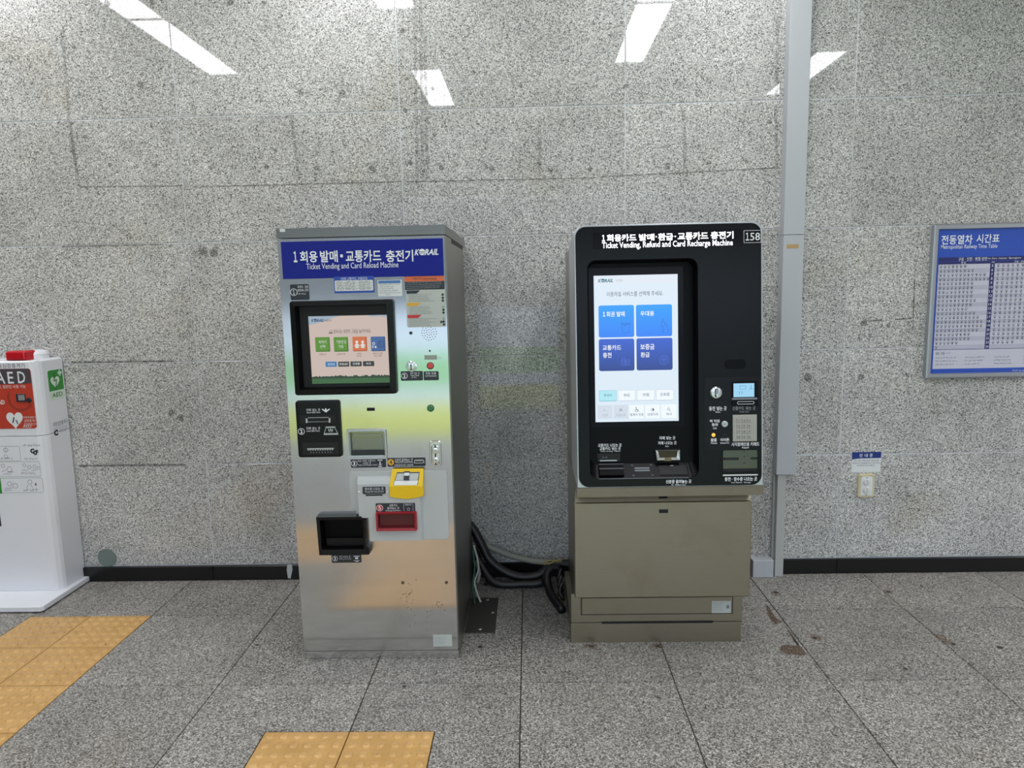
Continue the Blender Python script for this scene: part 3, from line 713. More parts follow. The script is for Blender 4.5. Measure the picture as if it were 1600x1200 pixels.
b = MB(LT); x0, x1, z0, z1 = -1.012,-0.905,0.905,0.916; b.box(x0, x1, .0136, .020, z1 - .004, z1)
for k in range(11): b.box(x0 + (x1 - x0) * (k + .1) / 11, x0 + (x1 - x0) * (k + .6) / 11, .0136, .018, z1 - .009, z1 - .004)
b.build('exit_comb', M_SILVER, bn, 'silver comb of the banknote exit')
b = MB(LT); x0, x1, z0, z1 = -1.003,-0.91,0.896,0.903; 
for k in range(8): b.face([(x0 + (x1 - x0) * k / 8, z0), (x0 + (x1 - x0) * (k + .5) / 8, z0), (x0 + (x1 - x0) * (k + .25) / 8, z1)], .0142)
b.build('exit_teeth', M_INKG, bn)
# single-ticket window
O_ = rrect(-0.855,-0.692,0.863,0.99, .010); I_ = rrect(-0.843,-0.703,0.877,0.976, .006)
tw = MB(LT).loft([(O_, .0002), (inset(O_, .003), .009), (inset(I_, -.003), .009), (I_, .004), (I_, -.006)]).build('ticket_window', M_SILVER, tvm, 'silver framed clear flap of the ticket outlet')
x0, x1, z0, z1 = -0.843,-0.703,0.877,0.976
MB(LT).box(x0 - .004, x1 + .004, -.016, -.0155, z0 - .004, z1 + .004).build('outlet_back', M_KSTEEL, tw)
MB(LT).box(x0, x1, -.0155, -.006, z0, z0 + .022).build('outlet_floor', M_BLACK, tw)
b = MB(LT); b.outline(rrect(x0 + .008, x1 - .012, z0 + .014, z1 - .014, .012), .0025, -.012); b.build('outlet_rib', M_SILVER, tw)
MB(LT).box(x0 + .0005, x1 - .0005, .0005, .0025, z0 + .0005, z1 - .0005).build('clear_flap', M_GLASS, tw)
def small_label(r_, lbl, parts, badge_n, bc, br, disc=None, num=M_WHITE):
    o = MB(LT).prism(rrect(*r_, .004), .0003, .0014).build('step_label', M_LABEL, tvm, lbl)
    badge(LT, bc[0], bc[1], br, badge_n, .0018, o, num, disc)
    b = MB(LT)
    for s_, q_ in parts: b.text(s_, *q_, .0018)
    b.build('lettering', M_WHITE, o); return o
o = small_label((-0.844,-0.701,0.829,0.864), 'charcoal label with a circled 3 under the ticket window', [('현금·1회용 교통카드', (-0.817,-0.743,0.853,0.862)), ('나오는 곳', (-0.795,-0.762,0.843,0.852)), ('Ticket and Change Outlet', (-0.816,-0.736,0.836,0.843))], '3', (-0.83,0.847), .0125)
b = MB(LT); x0, x1, z0, z1 = -0.735,-0.715,0.832,0.861; b.face(rrect(x0, x1, z1 - .004, z1), .0018); b.face([(x0, z0 + .012), ((x0 + x1) / 2, z0 + .006), (x1, z0 + .012), ((x0 + x1) / 2, z0 + .009)], .0018); b.face(rrect((x0 + x1) / 2 - .002, (x0 + x1) / 2 + .002, z0 + .008, z1 - .007), .0018); b.face(rrect(x0 + .003, x1 - .003, z0, z0 + .003), .0018); b.build('icon', M_WHITE, o)
o = small_label((-0.695,-0.541,0.831,0.867), 'charcoal label with a yellow circled 4', [('신분증 올려놓는 곳', (-0.665,-0.592,0.853,0.864)), ('Place ID Card Here', (-0.662,-0.593,0.846,0.853)), ('교통복지카드 대상자', (-0.668,-0.591,0.833,0.841))], '4', (-0.681,0.85), .0130, M_AMBER, M_INK)
b = MB(LT); x0, x1, z0, z1 = -0.59,-0.544,0.84,0.859; b.outline([(x0, z0), (x1, z0), (x1 - .006, z1), (x0 + .006, z1)], .003, .0018); b.face(rrect(x0, x1, z0, z0 + .006), .0018); b.face(rrect(x0 + .012, x1 - .012, z1 - .006, z1 - .002), .0018); b.build('icon', M_GREYP, o)
# lock plate
O_ = rrect(-0.523,-0.475,0.831,0.936, .012, 5)
lk = MB(LT).loft([(O_, .0002), (inset(O_, .003), .006), (inset(O_, .006), .006), (inset(O_, .008), .003)], True).build('lock_plate', M_CHROME, tvm, 'oval chrome lock plate with two keyholes')
O_ = rrect(-0.516,-0.48,0.836,0.923, .0185, 6)
MB(LT).loft([(O_, .003), (inset(O_, .002), .010), (inset(O_, .005), .011)], True).build('lock_insert', M_CHROME, lk)
for c_ in ((-0.497,0.897), (-0.496,0.858)):
    MB(LT).loft([(circ(*c_, .0135, 18), .011), (circ(*c_, .012, 18), .016), (circ(*c_, .008, 18), .017)], True).build('lock_cylinder', M_CHROME, lk)
    MB(LT).face(rrect(c_[0] - .003, c_[0] + .003, c_[1] - .0012, c_[1] + .0012), .0173).build('keyhole', M_VOID, lk)
# grey card terminal plate
x0, x1, z0, z1 = -0.854,-0.456,0.524,0.814
zl = (-0.834,0.651)[1]; xl = (-0.832,0.651)[0]
o_ = rrect(x0, x1, z0, z1, .012)
pl = [p for p in rrect(x0, x1, z0, z1, .014)]
xh, zh = -0.778,0.626
pl = [(x0 + .012, zl), (xl, zl), (xl, zh), (xh, zh), (xh, z0)] + [p for p in pl if p[0] > xl + .03 or p[1] > z1 - .02] + [(x0, zl + .012)]
gp = MB(LT).prism(pl, .0003, .005, .0015).build('terminal_plate', M_GREYP, tvm, 'light grey plastic card terminal')
x0, x1, z0, z1 = -0.817,-0.563,0.528,0.794
pr_ = MB(LT); H_ = .032
bo = lambda e, t: [(xh + e, z0 + e), (x1 - e, z0 + e), (x1 - e, z1 - t), (x0 + e, z1 - t), (x0 + e, zh + e), (xh + e, zh + e)]
pr_.loft([(bo(0, 0), .005), (bo(.0005, .004), .015), (bo(.001, .012), .026), (bo(.0025, .026), H_)], True)
tb = pr_.build('terminal_body', M_GREYP, gp)
rl = MB(LT).prism(rrect(-0.794,-0.701,0.728,0.758, .004), .032, .0332).build('receipt_label', M_LABEL, gp, 'charcoal label above the receipt slot')
b = MB(LT); b.text('영수증 나오는 곳', -0.785,-0.709,0.743,0.755, .0336); b.text('Receipt will come out here', -0.784,-0.709,0.733,0.741, .0336); b.build('lettering', M_WHITE, rl) if False else b.build('lettering', M_WHITE, gp)
MB(LT).face(rrect(-0.783,-0.714,0.72,0.726), .0324).build('receipt_slot', M_VOID, gp)
for c_ in ((-0.808,0.735), (-0.693,0.734)): MB(LT).prism(circ(*c_, .0038, 12), .032, .0335, .001).build('screw', M_CHROME, gp)
# yellow card rest
x0, x1, z0, z1 = -0.685,-0.551,0.705,0.825
o0 = [(x0, z0 + .012), (x0 + .02, z0 + .006), ((x0 + x1) / 2, z0), (x1 - .02, z0 + .006), (x1, z0 + .012), (x1, z1), (x0, z1)]
zt = z1; zm = (-0.629,0.758)[1]
yb = MB(LT)
o1 = [(x, z) for x, z in o0[:5]] + [(x1, zm), (x0, zm)]
yb.prism(o1, .006, .037, .0015)
o2 = [(x0, zm), (x1, zm), (x1 + .004, zt), (x0 + .010, zt)]
yb.add([(x0, .037, zm), (x1, .037, zm), (x1 + .003, .010, zt), (x0 + .010, .010, zt), (x0, .006, zm), (x1, .006, zm)], [(0, 1, 2, 3), (0, 3, 4), (1, 5, 2)])
yl = yb.build('card_rest', M_YEL, gp, 'bright yellow surround of the card rest')
fx = lambda t: (zm + (zt - zm) * t, .037 + (.010 - .037) * t + .0008)
za, da = fx(.08); zb_, db = fx(.80)
w0, w1 = x0 + .018, x1 - .016
MB(LT).add([(w0 - .002, da, za), (w1 - .004, da, za), (w1 + .004, db, zb_), (w0 + .012, db, zb_)], [(0, 1, 2, 3)]).build('tray_well', M_LABEL, gp)
zc, dc = fx(.34)
MB(LT).add([(w0, da + .0006, za), (w1 - .006, da + .0006, za), (w1 - .002, dc + .0006, zc), (w0 + .004, dc + .0006, zc)], [(0, 1, 2, 3)]).build('tray_lip', M_OFFW, gp, 'white lip of the card tray')
zd, dd = fx(.36); ze, de = fx(.74)
MB(LT).add([(w0 + .006, dd + .0006, zd), (w1 - .004, dd + .0006, zd), (w1 + .001, de + .0006, ze), (w0 + .013, de + .0006, ze)], [(0, 1, 2, 3)]).build('tray_floor', M_GREYP, gp)
xc = (w0 + w1) / 2; zf, df = fx(.86)
MB(LT).add([(xc - .010, dd + .004, zd), (xc + .012, dd + .004, zd), (xc + .014, df + .003, zf), (xc - .009, df + .003, zf), (xc - .010, dd, zd), (xc + .012, dd, zd)], [(0, 1, 2, 3), (4, 5, 1, 0)]).build('tray_clip', M_LABEL, gp)
zg, dg = fx(.62)
MB(LT).add([(xc - .009, dg + .0045, zg), (xc + .012, dg + .0045, zg), (xc + .0125, df + .0035, zf - .002), (xc - .008, df + .0035, zf - .002)], [(0, 1, 2, 3)]).build('clip_face', M_SILVER, gp)
# red card pocket and its label
l5 = MB(LT).prism(rrect(-0.744,-0.585,0.649,0.689, .004), .032, .0332).build('recharge_label', M_LABEL, gp, 'charcoal label with a red circled 5')
c_ = (-0.728,0.67); MB(LT).face(circ(*c_, .0135, 18), .0336).build('badge_disc', M_RED, gp)
b = MB(LT); b.hoop(*c_, .0135, .0016, .0339, 18); b.text('5', c_[0] - .005, c_[0] + .005, c_[1] - .008, c_[1] + .008, .0339, .01)
b.text('교통카드', -0.69,-0.656,0.675,0.685, .0336); b.text('올려놓는 곳', -0.698,-0.649,0.663,0.673, .0336); b.text('Recharge Card Here', -0.704,-0.644,0.654,0.661, .0336); b.text('교통카드', -0.626,-0.599,0.678,0.684, .0336); b.outline(rrect(-0.631,-0.593,0.653,0.686), .0007, .0336); b.hoop(*(-0.612,0.663), .0055, .001, .0336, 12); b.build('lettering', M_WHITE, gp)
x0, x1, z0, z1 = -0.743,-0.579,0.577,0.654
O_ = rrect(x0, x1, z0, z1, .003); I_ = rrect(x0 + .009, x1 - .009, z0 + .012, z1 - .006, .003)
J_ = rrect(x0 + .014, x1 - .014, z0 + .020, z1 - .012, .003)
MB(LT).loft([(I_, .047), (J_, .0330)], True).build('pocket_well', mat('shaded_red_plastic', (84, 10, 20), .4), gp)  # shade inside the pocket put into a darker red
rp = MB(LT).loft([(O_, .030), (inset(O_, .001), .050), (I_, .048)]).build('card_pocket', M_REDT, gp, 'dark red card pocket')
# black hopper
x0, x1, z0, z1 = -0.989,-0.776,0.474,0.637
xr = x1 - .018
O_ = [(x0 + .004, z0), (x1 - .004, z0), (x1, z0 + .006), (x1, z0 + .030), (xr + .004, z0 + .040), (xr + .004, z1 - .018), (xr - .012, z1), (x0, z1)]
I_ = [(x0 + .016, z0 + .024), (xr - .008, z0 + .024), (xr - .006, z0 + .028), (xr - .006, z0 + .036), (xr - .006, z0 + .044), (xr - .006, z1 - .020), (xr - .014, z1 - .014), (x0 + .014, z1 - .014)]
J_ = [(x * .96 + .04 * (x0 + x1) / 2, z * .96 + .04 * (z0 + z1) / 2) for x, z in I_]
hp = MB(LT).loft([(O_, .0003), ([(x, z) for x, z in inset(O_, .0015)], .038), (I_, .036)]).build('hopper', M_BLACK, tvm, 'black open hopper where cards drop out')
MB(LT).loft([(I_, .036), (J_, -.016)], True).build('hopper_well', M_PIT, hp)
MB(LT).box(I_[0][0] + .012, I_[1][0] - .004, -.014, .004, I_[0][1] + .004, I_[0][1] + .036).build('hopper_step', M_BLACK, hp)
o = small_label((-0.945,-0.822,0.428,0.463), 'charcoal label with a circled 3 under the hopper', [('카드 나오는 곳', (-0.913,-0.867,0.449,0.458)), ('Take your card', (-0.914,-0.865,0.441,0.447))], '3', (-0.931,0.446), .0115)
b = MB(LT); x0, x1, z0, z1 = -0.856,-0.826,0.431,0.457; b.face(rrect(x0 + .003, x1 - .003, z1 - .003, z1), .0018); b.face([(x0, z0 + .008), ((x0 + x1) / 2, z0), (x1, z0 + .008), ((x0 + x1) / 2, z0 + .005)], .0018); b.face(rrect((x0 + x1) / 2 - .006, (x0 + x1) / 2 + .006, z0 + .012, z1 - .006), .0018); b.build('icon', M_WHITE, o)
for c_ in ((-0.655,0.338), (-0.474,0.337)):
    MB(LT).prism(circ(*c_, .0068, 12), .0002, .0012).build('bolt_hole', mat('rusty_plug', (88, 74, 56), .7), tvm)
b = MB(LT)
for c_, a, z_, n_ in (((-0.634,0.295), .018, .012, 14), ((-0.646,0.267), .022, .025, 16), ((-0.634,0.23), .014, .012, 8), ((-0.508,0.237), .016, .016, 14), ((-0.546,0.212), .025, .016, 8), ((-0.633,0.177), .04, .03, 8), ((-0.624,0.331), .03, .02, 5)):
    for k in range(n_): b.face(blob(c_[0] + rnd.gauss(0, a * .6), c_[1] + rnd.gauss(0, z_ * .6), *[rnd.uniform(.0008, .0034)] * 2, 7), .0005)
b.build('rust_specks', M_SPECK, tvm, 'brown rust specks low on the door', kind='stuff')
sp = MB(LT).prism(rrect(-0.538,-0.459,0.057,0.109), .0003, .001).build('rating_plate', M_PLATE, tvm, 'small pale rating plate'); MB(LT).scrib(-0.532,-0.477,0.063,0.102, .0014, 5, 77, .4).build('fine_print', M_INKG, sp)

# ------------------------------------------------------------------ new kiosk (right)
RT = head_T
kio = thing('recharge_kiosk', (.42, -.45, 0), 'steel and black kiosk with a tall bright touch screen, right of the ticket machine', 'kiosk')
HX0, HX1 = .0665, .7985; HS = 1.0337
# pedestal
MB().box(.069, .782, -.714, -.14, .0915, 1.70).build('body', M_STEEL_DARK, kio, 'steel body behind the head')
MB().box(.045, .777, -.722, -.16, 0, .0905).build('plinth', M_KSTEEL, kio)
KT = front(-.795); BT = front(-.715)
MB(BT).box(.047, .778, .0015, .005, .0925, .222).build('lower_frame', M_KSTEEL, kio)
dw = MB(BT).prism(rrect(0.093,0.737,0.13,0.204), .0055, .0085, .001).build('drawer', M_KSTEEL, kio, 'narrow steel drawer front')
MB(BT).outline(rrect(0.088,0.741,0.126,0.205), .004, .0054).build('drawer_gap', M_VOID, kio)
rp = MB(BT).face(rrect(0.65,0.732,0.131,0.186), .0089).build('rating_plate', M_PLATE, dw, 'pale rating plate on the drawer')
b = MB(BT); b.scrib(0.654,0.706,0.138,0.182, .0092, 6, 91, .4); b.face(rrect(0.713,0.724,0.152,0.167), .0092); b.build('fine_print', M_INKG, dw)
MB(BT).face(rrect(0.178,0.657,0.086,0.095), .0076).build('vent_slit', M_VOID, kio)
x0, x1, z0, z1 = 0.06,0.8,0.237,0.652
x0 = .058; x1 = .788
o_ = rrect(x0, x1, z0, z1, .006)
kd = MB(KT).loft([(o_, -.079), (o_, -.004), (inset(o_, .004), 0)], True).build('cash_door', M_KSTEEL, kio, 'wide plain steel cash door')
MB(KT).face(rrect(0.408,0.445,0.604,0.62), .0004).build('key_slot', M_VOID, kd)
# head shell: silver housing leaning back, ledge and sloping underside
hs_ = MB(); T_ = [head_T(0, 0, s) for s in (0, HS)]
yb0, zb0 = T_[0][1], T_[0][2]; yt0, zt0 = T_[1][1], T_[1][2]
zl2 = zb0 - .039
prof = [(-.30, zl2 + .001), (-.76, zl2 + .001), (-.885, zl2), (yb0, zb0 - .0005), (-.30, zb0 - .0005)]
n = len(prof)
xs_ = [(HX0 + .008, HX1 - .008, 0)]
def ledge():
    L_ = []
    for (y, z), i_ in zip(prof, (.012, .012, 0, 0, 0)): L_.append((HX0 - .002 + i_ * .2, y, z))
    for (y, z), i_ in zip(prof, (.012, .012, 0, 0, 0)): L_.append((HX1 + .004 - i_, y, z))
    return L_
MB().add(ledge(), [tuple(range(n)), tuple(range(n, 2 * n))[::-1]] + [(i, n + i, n + (i + 1) % n, (i + 1) % n) for i in range(n)]).build('ledge', M_KSTEEL, kio, 'steel ledge sloping under the head')
xa, xb = x0 + .004, x1 - .004
MB().add([(xa, -.793, z1 + .0005), (xb, -.793, z1 + .0005), (xb - .004, -.765, zl2), (xa + .004, -.765, zl2), (xa, -.73, z1 + .0005), (xb, -.73, z1 + .0005), (xb - .004, -.73, zl2), (xa + .004, -.73, zl2)],
         [(0, 1, 2, 3), (1, 5, 6, 2), (4, 0, 3, 7), (5, 4, 7, 6)]).build('door_top', M_KSTEEL, kio, 'sloping top of the cash door in the shade of the ledge')
f_ = lambda t: (-.793 + .028 * t - .0009, z1 + .0005 + (zl2 - z1) * t + .0004)
MB().add([(.408, *f_(.2)), (.444, *f_(.2)), (.444, *f_(.5)), (.408, *f_(.5))], [(0, 1, 2, 3)]).build('sensor_slot', M_VOID, kio)
hs2 = MB(RT); o_ = rrect(HX0, HX1, .0, HS, .042, 7, (0, 0, 1, 1))
hs2.loft([(o_, -.33), (o_, -.004), (inset(o_, .003), 0)], False)
hs2.ring(inset(o_, .0028), inset(o_, .014), -.003, .0002, -.003)
hs2.face([p for p in o_], -.33)
# silver face behind the glass, with the opening of the screen recess left free
RX0, RX1, RS0, RS1 = 0.117,0.5467,0.036,0.8974
GO = rrect(HX0 + .0065, HX1 - .0065, .004, HS - .0065, .040, 7)
GI = rrect(RX0, RX1, RS0, RS1, .034, 7)
FO = inset(o_, .003)
hs2.build('head_shell', M_SILVER, kio, 'silver housing of the head')
MB(RT).ring(rrect(HX0 + .003, HX1 - .003, .002, HS - .003, .040, 7, (0, 0, 1, 1)) if False else GO, GI, -.002, .003, -.002).build('front_glass', M_BLACK_GL, kio, 'black glossy front panel with rounded corners')
# lower silver corners
for a, b in ((HX0 + .0035, HX0 + .048), (HX1 - .048, HX1 - .0035)): MB(RT).face(rrect(a, b, .0005, .052), -.0025).build('corner_plate', M_SILVER, kio)
MB(RT).face(rrect(HX0 + .0035, HX1 - .0035, .0005, .013), -.0027).build('bottom_strip', M_SILVER, kio)
# screen recess
DEP = -.055
zs0 = (0.3242,0.0864)[1]
J_ = rrect(RX0 + .006, RX1 - .006, zs0, RS1 - .008, .030, 7)
rc = MB(RT).loft([(GI, .0029), (GI, -.004), (J_, DEP)], True)
rc = rc.build('screen_recess', mat('recess_black', (9, 9, 12), .36, 0, .12), kio, 'deep black recess round the touch screen', smooth=False)
KX = 0.1474,0.4805,0.2565,0.8426
KD = -.053
MB(RT).box(KX[0] - .020, KX[1] + .022, -.0545, KD - .0005, KX[2] - .022, KX[3] + .03).build('screen_glass', M_BLACK_SIGN, rc)
ks = MB(RT).face(rrect(*KX), KD).build('display', glow('kiosk_page', (224, 238, 250), .95), kio, 'pale blue white touch screen page')
GK = lambda n_, c_, k_=1.0: glow(n_, c_, k_)
MB(RT).face(rrect(KX[0] + .001, KX[1] - .001, (0.3059,0.8087)[1], KX[3] - .001), KD + .0003).build('title_bar', GK('kiosk_bar', (232, 240, 250), .92), ks)
korail(RT, 0.1663,0.2259,0.8155,0.8295, KD + .0007, GK('kiosk_logo', (42, 120, 140), .9), ks)
INK = GK('kiosk_ink', (56, 64, 84)); INKL = GK('kiosk_ink_pale', (160, 168, 182))
b = MB(RT); b.text('한국철도', 0.2349,0.2653,0.8177,0.8267, KD + .0006); b.build('brand_line', INKL, ks)
b = MB(RT); b.text('이용하실 서비스를 선택해 주세요.', 0.1987,0.4222,0.7585,0.778, KD + .0006)
b.build('prompt', INK, ks)
def tile_mat(n_, ca, cb, za, zb):
    m = glow(n_, ca, 1.0); nt = m.node_tree; bs = nt.nodes['Principled BSDF']; g_ = nd(nt, 'ShaderNodeNewGeometry'); sx = nd(nt, 'ShaderNodeSeparateXYZ'); nt.links.new(g_.outputs['Position'], sx.inputs[0])
    mr = nd(nt, 'ShaderNodeMapRange'); mr.inputs[1].default_value = za; mr.inputs[2].default_value = zb; nt.links.new(sx.outputs[2], mr.inputs[0])
    nt.links.new(ramp(nt, mr.outputs[0], [(0, s2l(cb)), (1, s2l(ca))]), bs.inputs['Emission Color']); return m
R1 = 0.1649,0.3062,0.5962,0.724
R2 = 0.3139,0.4571,0.5965,0.7235
R3 = 0.1644,0.306,0.4617,0.59
R4 = 0.3145,0.4578,0.4619,0.5904
zt1, zb1 = head_T(0, KD, R1[3])[2], head_T(0, KD, R1[2])[2]; zt3, zb3 = head_T(0, KD, R3[3])[2], head_T(0, KD, R3[2])[2]
MT1 = tile_mat('kiosk_tile_sky', (44, 158, 248), (52, 130, 244), zb1, zt1); MT3 = tile_mat('kiosk_tile_navy', (58, 98, 206), (44, 70, 142), zb3, zt3)
for r_, m_ in ((R1, MT1), (R2, MT1), (R3, MT3), (R4, MT3)): MB(RT).face(rrect(*r_, .008), KD + .0005).build('menu_tile', m_, ks)
WK = GK('kiosk_white', (250, 252, 255), 1.0)
b = MB(RT)
b.text('1', 0.1824,0.1911,0.6802,0.6985, KD + .0008, .03); b.text('회권 발매', 0.1964,0.2688,0.6786,0.6992, KD + .0008, .012); b.text('우대용', 0.3314,0.3859,0.6787,0.6989, KD + .0008, .012)
b.text('교통카드', 0.1794,0.2533,0.5448,0.5654, KD + .0008, .012); b.text('충전', 0.1803,0.2146,0.5148,0.5359, KD + .0008, .012)
b.text('보증금', 0.3301,0.3859,0.5447,0.5663, KD + .0008, .012); b.text('환급', 0.331,0.3665,0.5144,0.5343, KD + .0008, .012)
b.build('tile_print', WK, ks)
b = MB(RT); x0, x1, z0, z1 = 0.2533,0.2923,0.613,0.6534; W_ = .0011
b.outline(rrect(x0, x1, z1 - .006, z1), W_, KD + .0008); b.outline([(x0 + .006, z0), (x1 - .006, z0), (x1 - .005, z1 - .006), (x0 + .005, z1 - .006)], W_, KD + .0008); b.line((x0 + .014, z1 - .012), (x0 + .022, z1 - .012), W_, KD + .0008); b.line((x0 + .016, z1 - .006), (x0 + .016, z1 - .016), W_, KD + .0008)
x0, x1, z0, z1 = 0.4112,0.4438,0.6113,0.6667; xc = x0 + .010
b.hoop(xc, z1 - .005, .0045, W_, KD + .0008, 12); b.outline([(xc - .008, z1 - .030), (xc + .006, z1 - .030), (xc + .010, z1 - .014), (xc, z1 - .010), (xc - .008, z1 - .016)], W_, KD + .0008)
b.line((xc - .004, z1 - .030), (xc - .001, z0), W_, KD + .0008); b.line((xc + .003, z1 - .030), (xc + .001, z0), W_, KD + .0008); b.line((xc + .006, z1 - .016), (x1 - .006, z1 - .026), W_, KD + .0008); b.line((x1 - .008, z1 - .024), (x1, z0), W_, KD + .0008)
b.build('tile_icon', GK('kiosk_line_blue', (34, 92, 190)), ks)
b = MB(RT); x0, x1, z0, z1 = 0.2542,0.2896,0.4825,0.5166
for q_ in (0, 1):
    for k in range(4 - q_): xx = x0 + q_ * .0175; b.outline(rrect(xx, xx + .0155, z0 + .0075 * k, z0 + .0075 * (k + 1) + .001, .002, 2), W_, KD + .0008)
b.hoop(*(0.4238,0.5018), .019, W_, KD + .0008, 24); b.hoop(*(0.4238,0.5018), .011, W_, KD + .0008, 20); c_ = (0.4238,0.5018); b.outline(heart(c_[0], c_[1], .011, .010), W_, KD + .0008)
b.build('tile_icon', GK('kiosk_line_pale', (92, 128, 236)), ks)
EDG = GK('kiosk_edge', (186, 200, 214)); BTN = GK('kiosk_button', (238, 246, 252)); CY = GK('kiosk_cyan', (176, 230, 240)); GRY = GK('kiosk_grey', (208, 218, 230))
for k, (r_, s_, t_) in enumerate((((0.1642,0.2317,0.3421,0.3833), '한국어', (0.182,0.2126,0.3584,0.3701)), ((0.2399,0.3073,0.342,0.3832), 'ENG', (0.2628,0.2857,0.3582,0.3694)), ((0.3154,0.384,0.342,0.3829), '中国', (0.3383,0.3625,0.3578,0.3706)), ((0.3921,0.4594,0.3419,0.383), '日本語', (0.4086,0.4442,0.3577,0.3712)))):
    MB(RT).face(rrect(r_[0] - .001, r_[1] + .001, r_[2] - .002, r_[3] + .001, .004), KD + .0003).build('button_edge', GK('kiosk_cyan_edge', (96, 176, 200)) if k == 0 else EDG, ks)
    MB(RT).face(rrect(*r_, .004), KD + .0006).build('language_button', CY if k == 0 else BTN, ks); MB(RT).text(s_, *t_, KD + .0009).build('button_print', INK, ks)
for k, (r_, s_, t_) in enumerate((((0.1557,0.2154,0.2687,0.3241), '이전', (0.1745,0.1962,0.2781,0.2888)), ((0.2204,0.2783,0.2685,0.3242), '처음으로', (0.2285,0.2681,0.2787,0.2897)), ((0.284,0.3411,0.2684,0.3236), '휠체어 전용', (0.2862,0.3399,0.2783,0.2903)), ((0.3468,0.4051,0.2681,0.3233), '선명하게', (0.3554,0.3975,0.2783,0.2901)), ((0.4107,0.4716,0.2683,0.3235), '확대', (0.4309,0.4513,0.2789,0.2896)))):
    MB(RT).face(rrect(*r_), KD + .0003).build('service_button', GRY if k < 2 else BTN, ks)
    b = MB(RT); b.text(s_, *t_, KD + .0006); cx, cz = (r_[0] + r_[1]) / 2, r_[3] - .020; d_ = KD + .0006
    if k == 0: b.line((cx - .006, cz), (cx + .006, cz), .0012, d_); b.line((cx - .006, cz), (cx - .002, cz + .004), .0012, d_); b.line((cx - .006, cz), (cx - .002, cz - .004), .0012, d_)
    if k == 1: b.face([(cx - .006, cz - .006), (cx - .002, cz - .006), (cx - .002, cz - .001), (cx + .002, cz - .001), (cx + .002, cz - .006), (cx + .006, cz - .006), (cx + .006, cz + .001), (cx, cz + .007), (cx - .006, cz + .001)], d_)
    if k == 2: b.hoop(cx - .001, cz - .003, .006, .0014, d_, 14); b.face(circ(cx - .002, cz + .009, .002, 8), d_); b.line((cx - .002, cz + .007), (cx - .001, cz), .0018, d_); b.line((cx - .001, cz), (cx + .005, cz), .0016, d_); b.line((cx + .005, cz), (cx + .009, cz - .008), .0016, d_)
    if k == 3: b.hoop(cx, cz, .0062, .001, d_, 16); b.face([(cx, cz - .006)] + [(cx + .006 * math.cos(t), cz + .006 * math.sin(t)) for t in (-1.2, -.8, -.4, 0, .4, .8, 1.2)] + [(cx, cz + .006)], d_ + .0002)
    if k == 4: b.hoop(cx - .001, cz + .001, .0055, .0013, d_, 14); b.line((cx + .003, cz - .003), (cx + .007, cz - .007), .0014, d_)
    b.build('button_print', INKL if k < 2 else INK, ks)
# recess fittings below the screen
b = MB(RT)
b.text('교통카드 나오는 곳', 0.1559,0.2509,0.1551,0.169, DEP + .0006, .018); b.text('교통카드 넣는 곳', 0.1622,0.2469,0.1419,0.1549, DEP + .0006, .018); b.text('Ticket vending · Refund', 0.1646,0.2442,0.1334,0.1409, DEP + .0006)
b.text('지폐 넣는 곳', 0.4026,0.4665,0.1809,0.1948, DEP + .0006, .016); b.text('지폐 나오는 곳', 0.3973,0.4714,0.1606,0.1747, DEP + .0006, .016); b.text('Bills', 0.4266,0.4407,0.1513,0.1569, DEP + .0006)
b.build('lettering', M_WHITE, rc)
x0, x1, z0, z1 = 0.1515,0.2438,0.0962,0.1288
MB(RT).box(x0, x1, DEP + .0003, DEP + .006, z0, z1, .001).build('card_slot', M_VOID, rc); MB(RT).box(x0 + .010, x1 - .014, DEP + .0062, DEP + .012, z0 + .003, z0 + .007).build('card_lip', M_SILVER, rc)
b = MB(RT); 
for k in (0, 1): b.face(rrect(x0 + .022 + .012 * k, x0 + .027 + .012 * k, z0 + .015, z0 + .020), DEP + .0064)
b.build('slot_marks', M_INKG, rc)
x0, x1, z0, z1 = 0.3821,0.4827,0.0985,0.1441
b = MB(RT); zz = z0 + .3 * (z1 - z0)
O_ = [(x0 + .006, z0), (x1, z0), (x1, z1), (x0, z1)]; I_ = [(x0 + .018, z0 + .012), (x1 - .014, z0 + .012), (x1 - .010, z1 - .008), (x0 + .012, z1 - .008)]
b.loft([(O_, DEP + .0003), (inset(O_, .002), DEP + .018), (I_, DEP + .014), (I_, DEP + .004)], False)
bs_ = b.build('bill_slot', M_CHROME, rc, 'bright steel banknote mouth'); MB(RT).face(I_, DEP + .0045).build('bill_gap', mat('bronze_dark', (70, 62, 44), .4, .6), rc)
MB(RT).box((x0 + x1) / 2 - .012, (x0 + x1) / 2 + .014, DEP + .005, DEP + .0195, z0 - .001, z0 + .013).build('bill_notch', mat('bronze_pale', (120, 110, 86), .4, .6), rc)
# shelf of the recess (the sloping lower wall): pockets lie on it
sT = lambda x, d, t: head_T(x, (DEP + .0008) + (-.004 - DEP) * t + .0 + d * .8, zs0 + (RS0 - zs0) * t + d * .6)
def shelf_rect(xa, xb, ta, tb): return [(xa, tb), (xb, tb), (xb, ta), (xa, ta)]
xa, xb = (0.1566,0.0776)[0], (0.2537,0.0761)[0]
ct = MB(sT).prism(shelf_rect(xa, xb, .12, .86), .0005, .012, 0).build('card_tray', M_PIT, rc, 'black card outlet tray')
MB(sT).face(shelf_rect(xa, xb, .40, .44), .0124).build('tray_edge', M_INKG, rc); MB(sT).face(shelf_rect(xa, xb, .10, .13), .0124).build('tray_edge', M_INKG, rc)
xa, xb = (0.2868,0.0678)[0], (0.371,0.0666)[0]
b = MB(sT); b.text('투명한 덮개를', xa + .008, xb - .008, .40, .22, .0006) if False else None
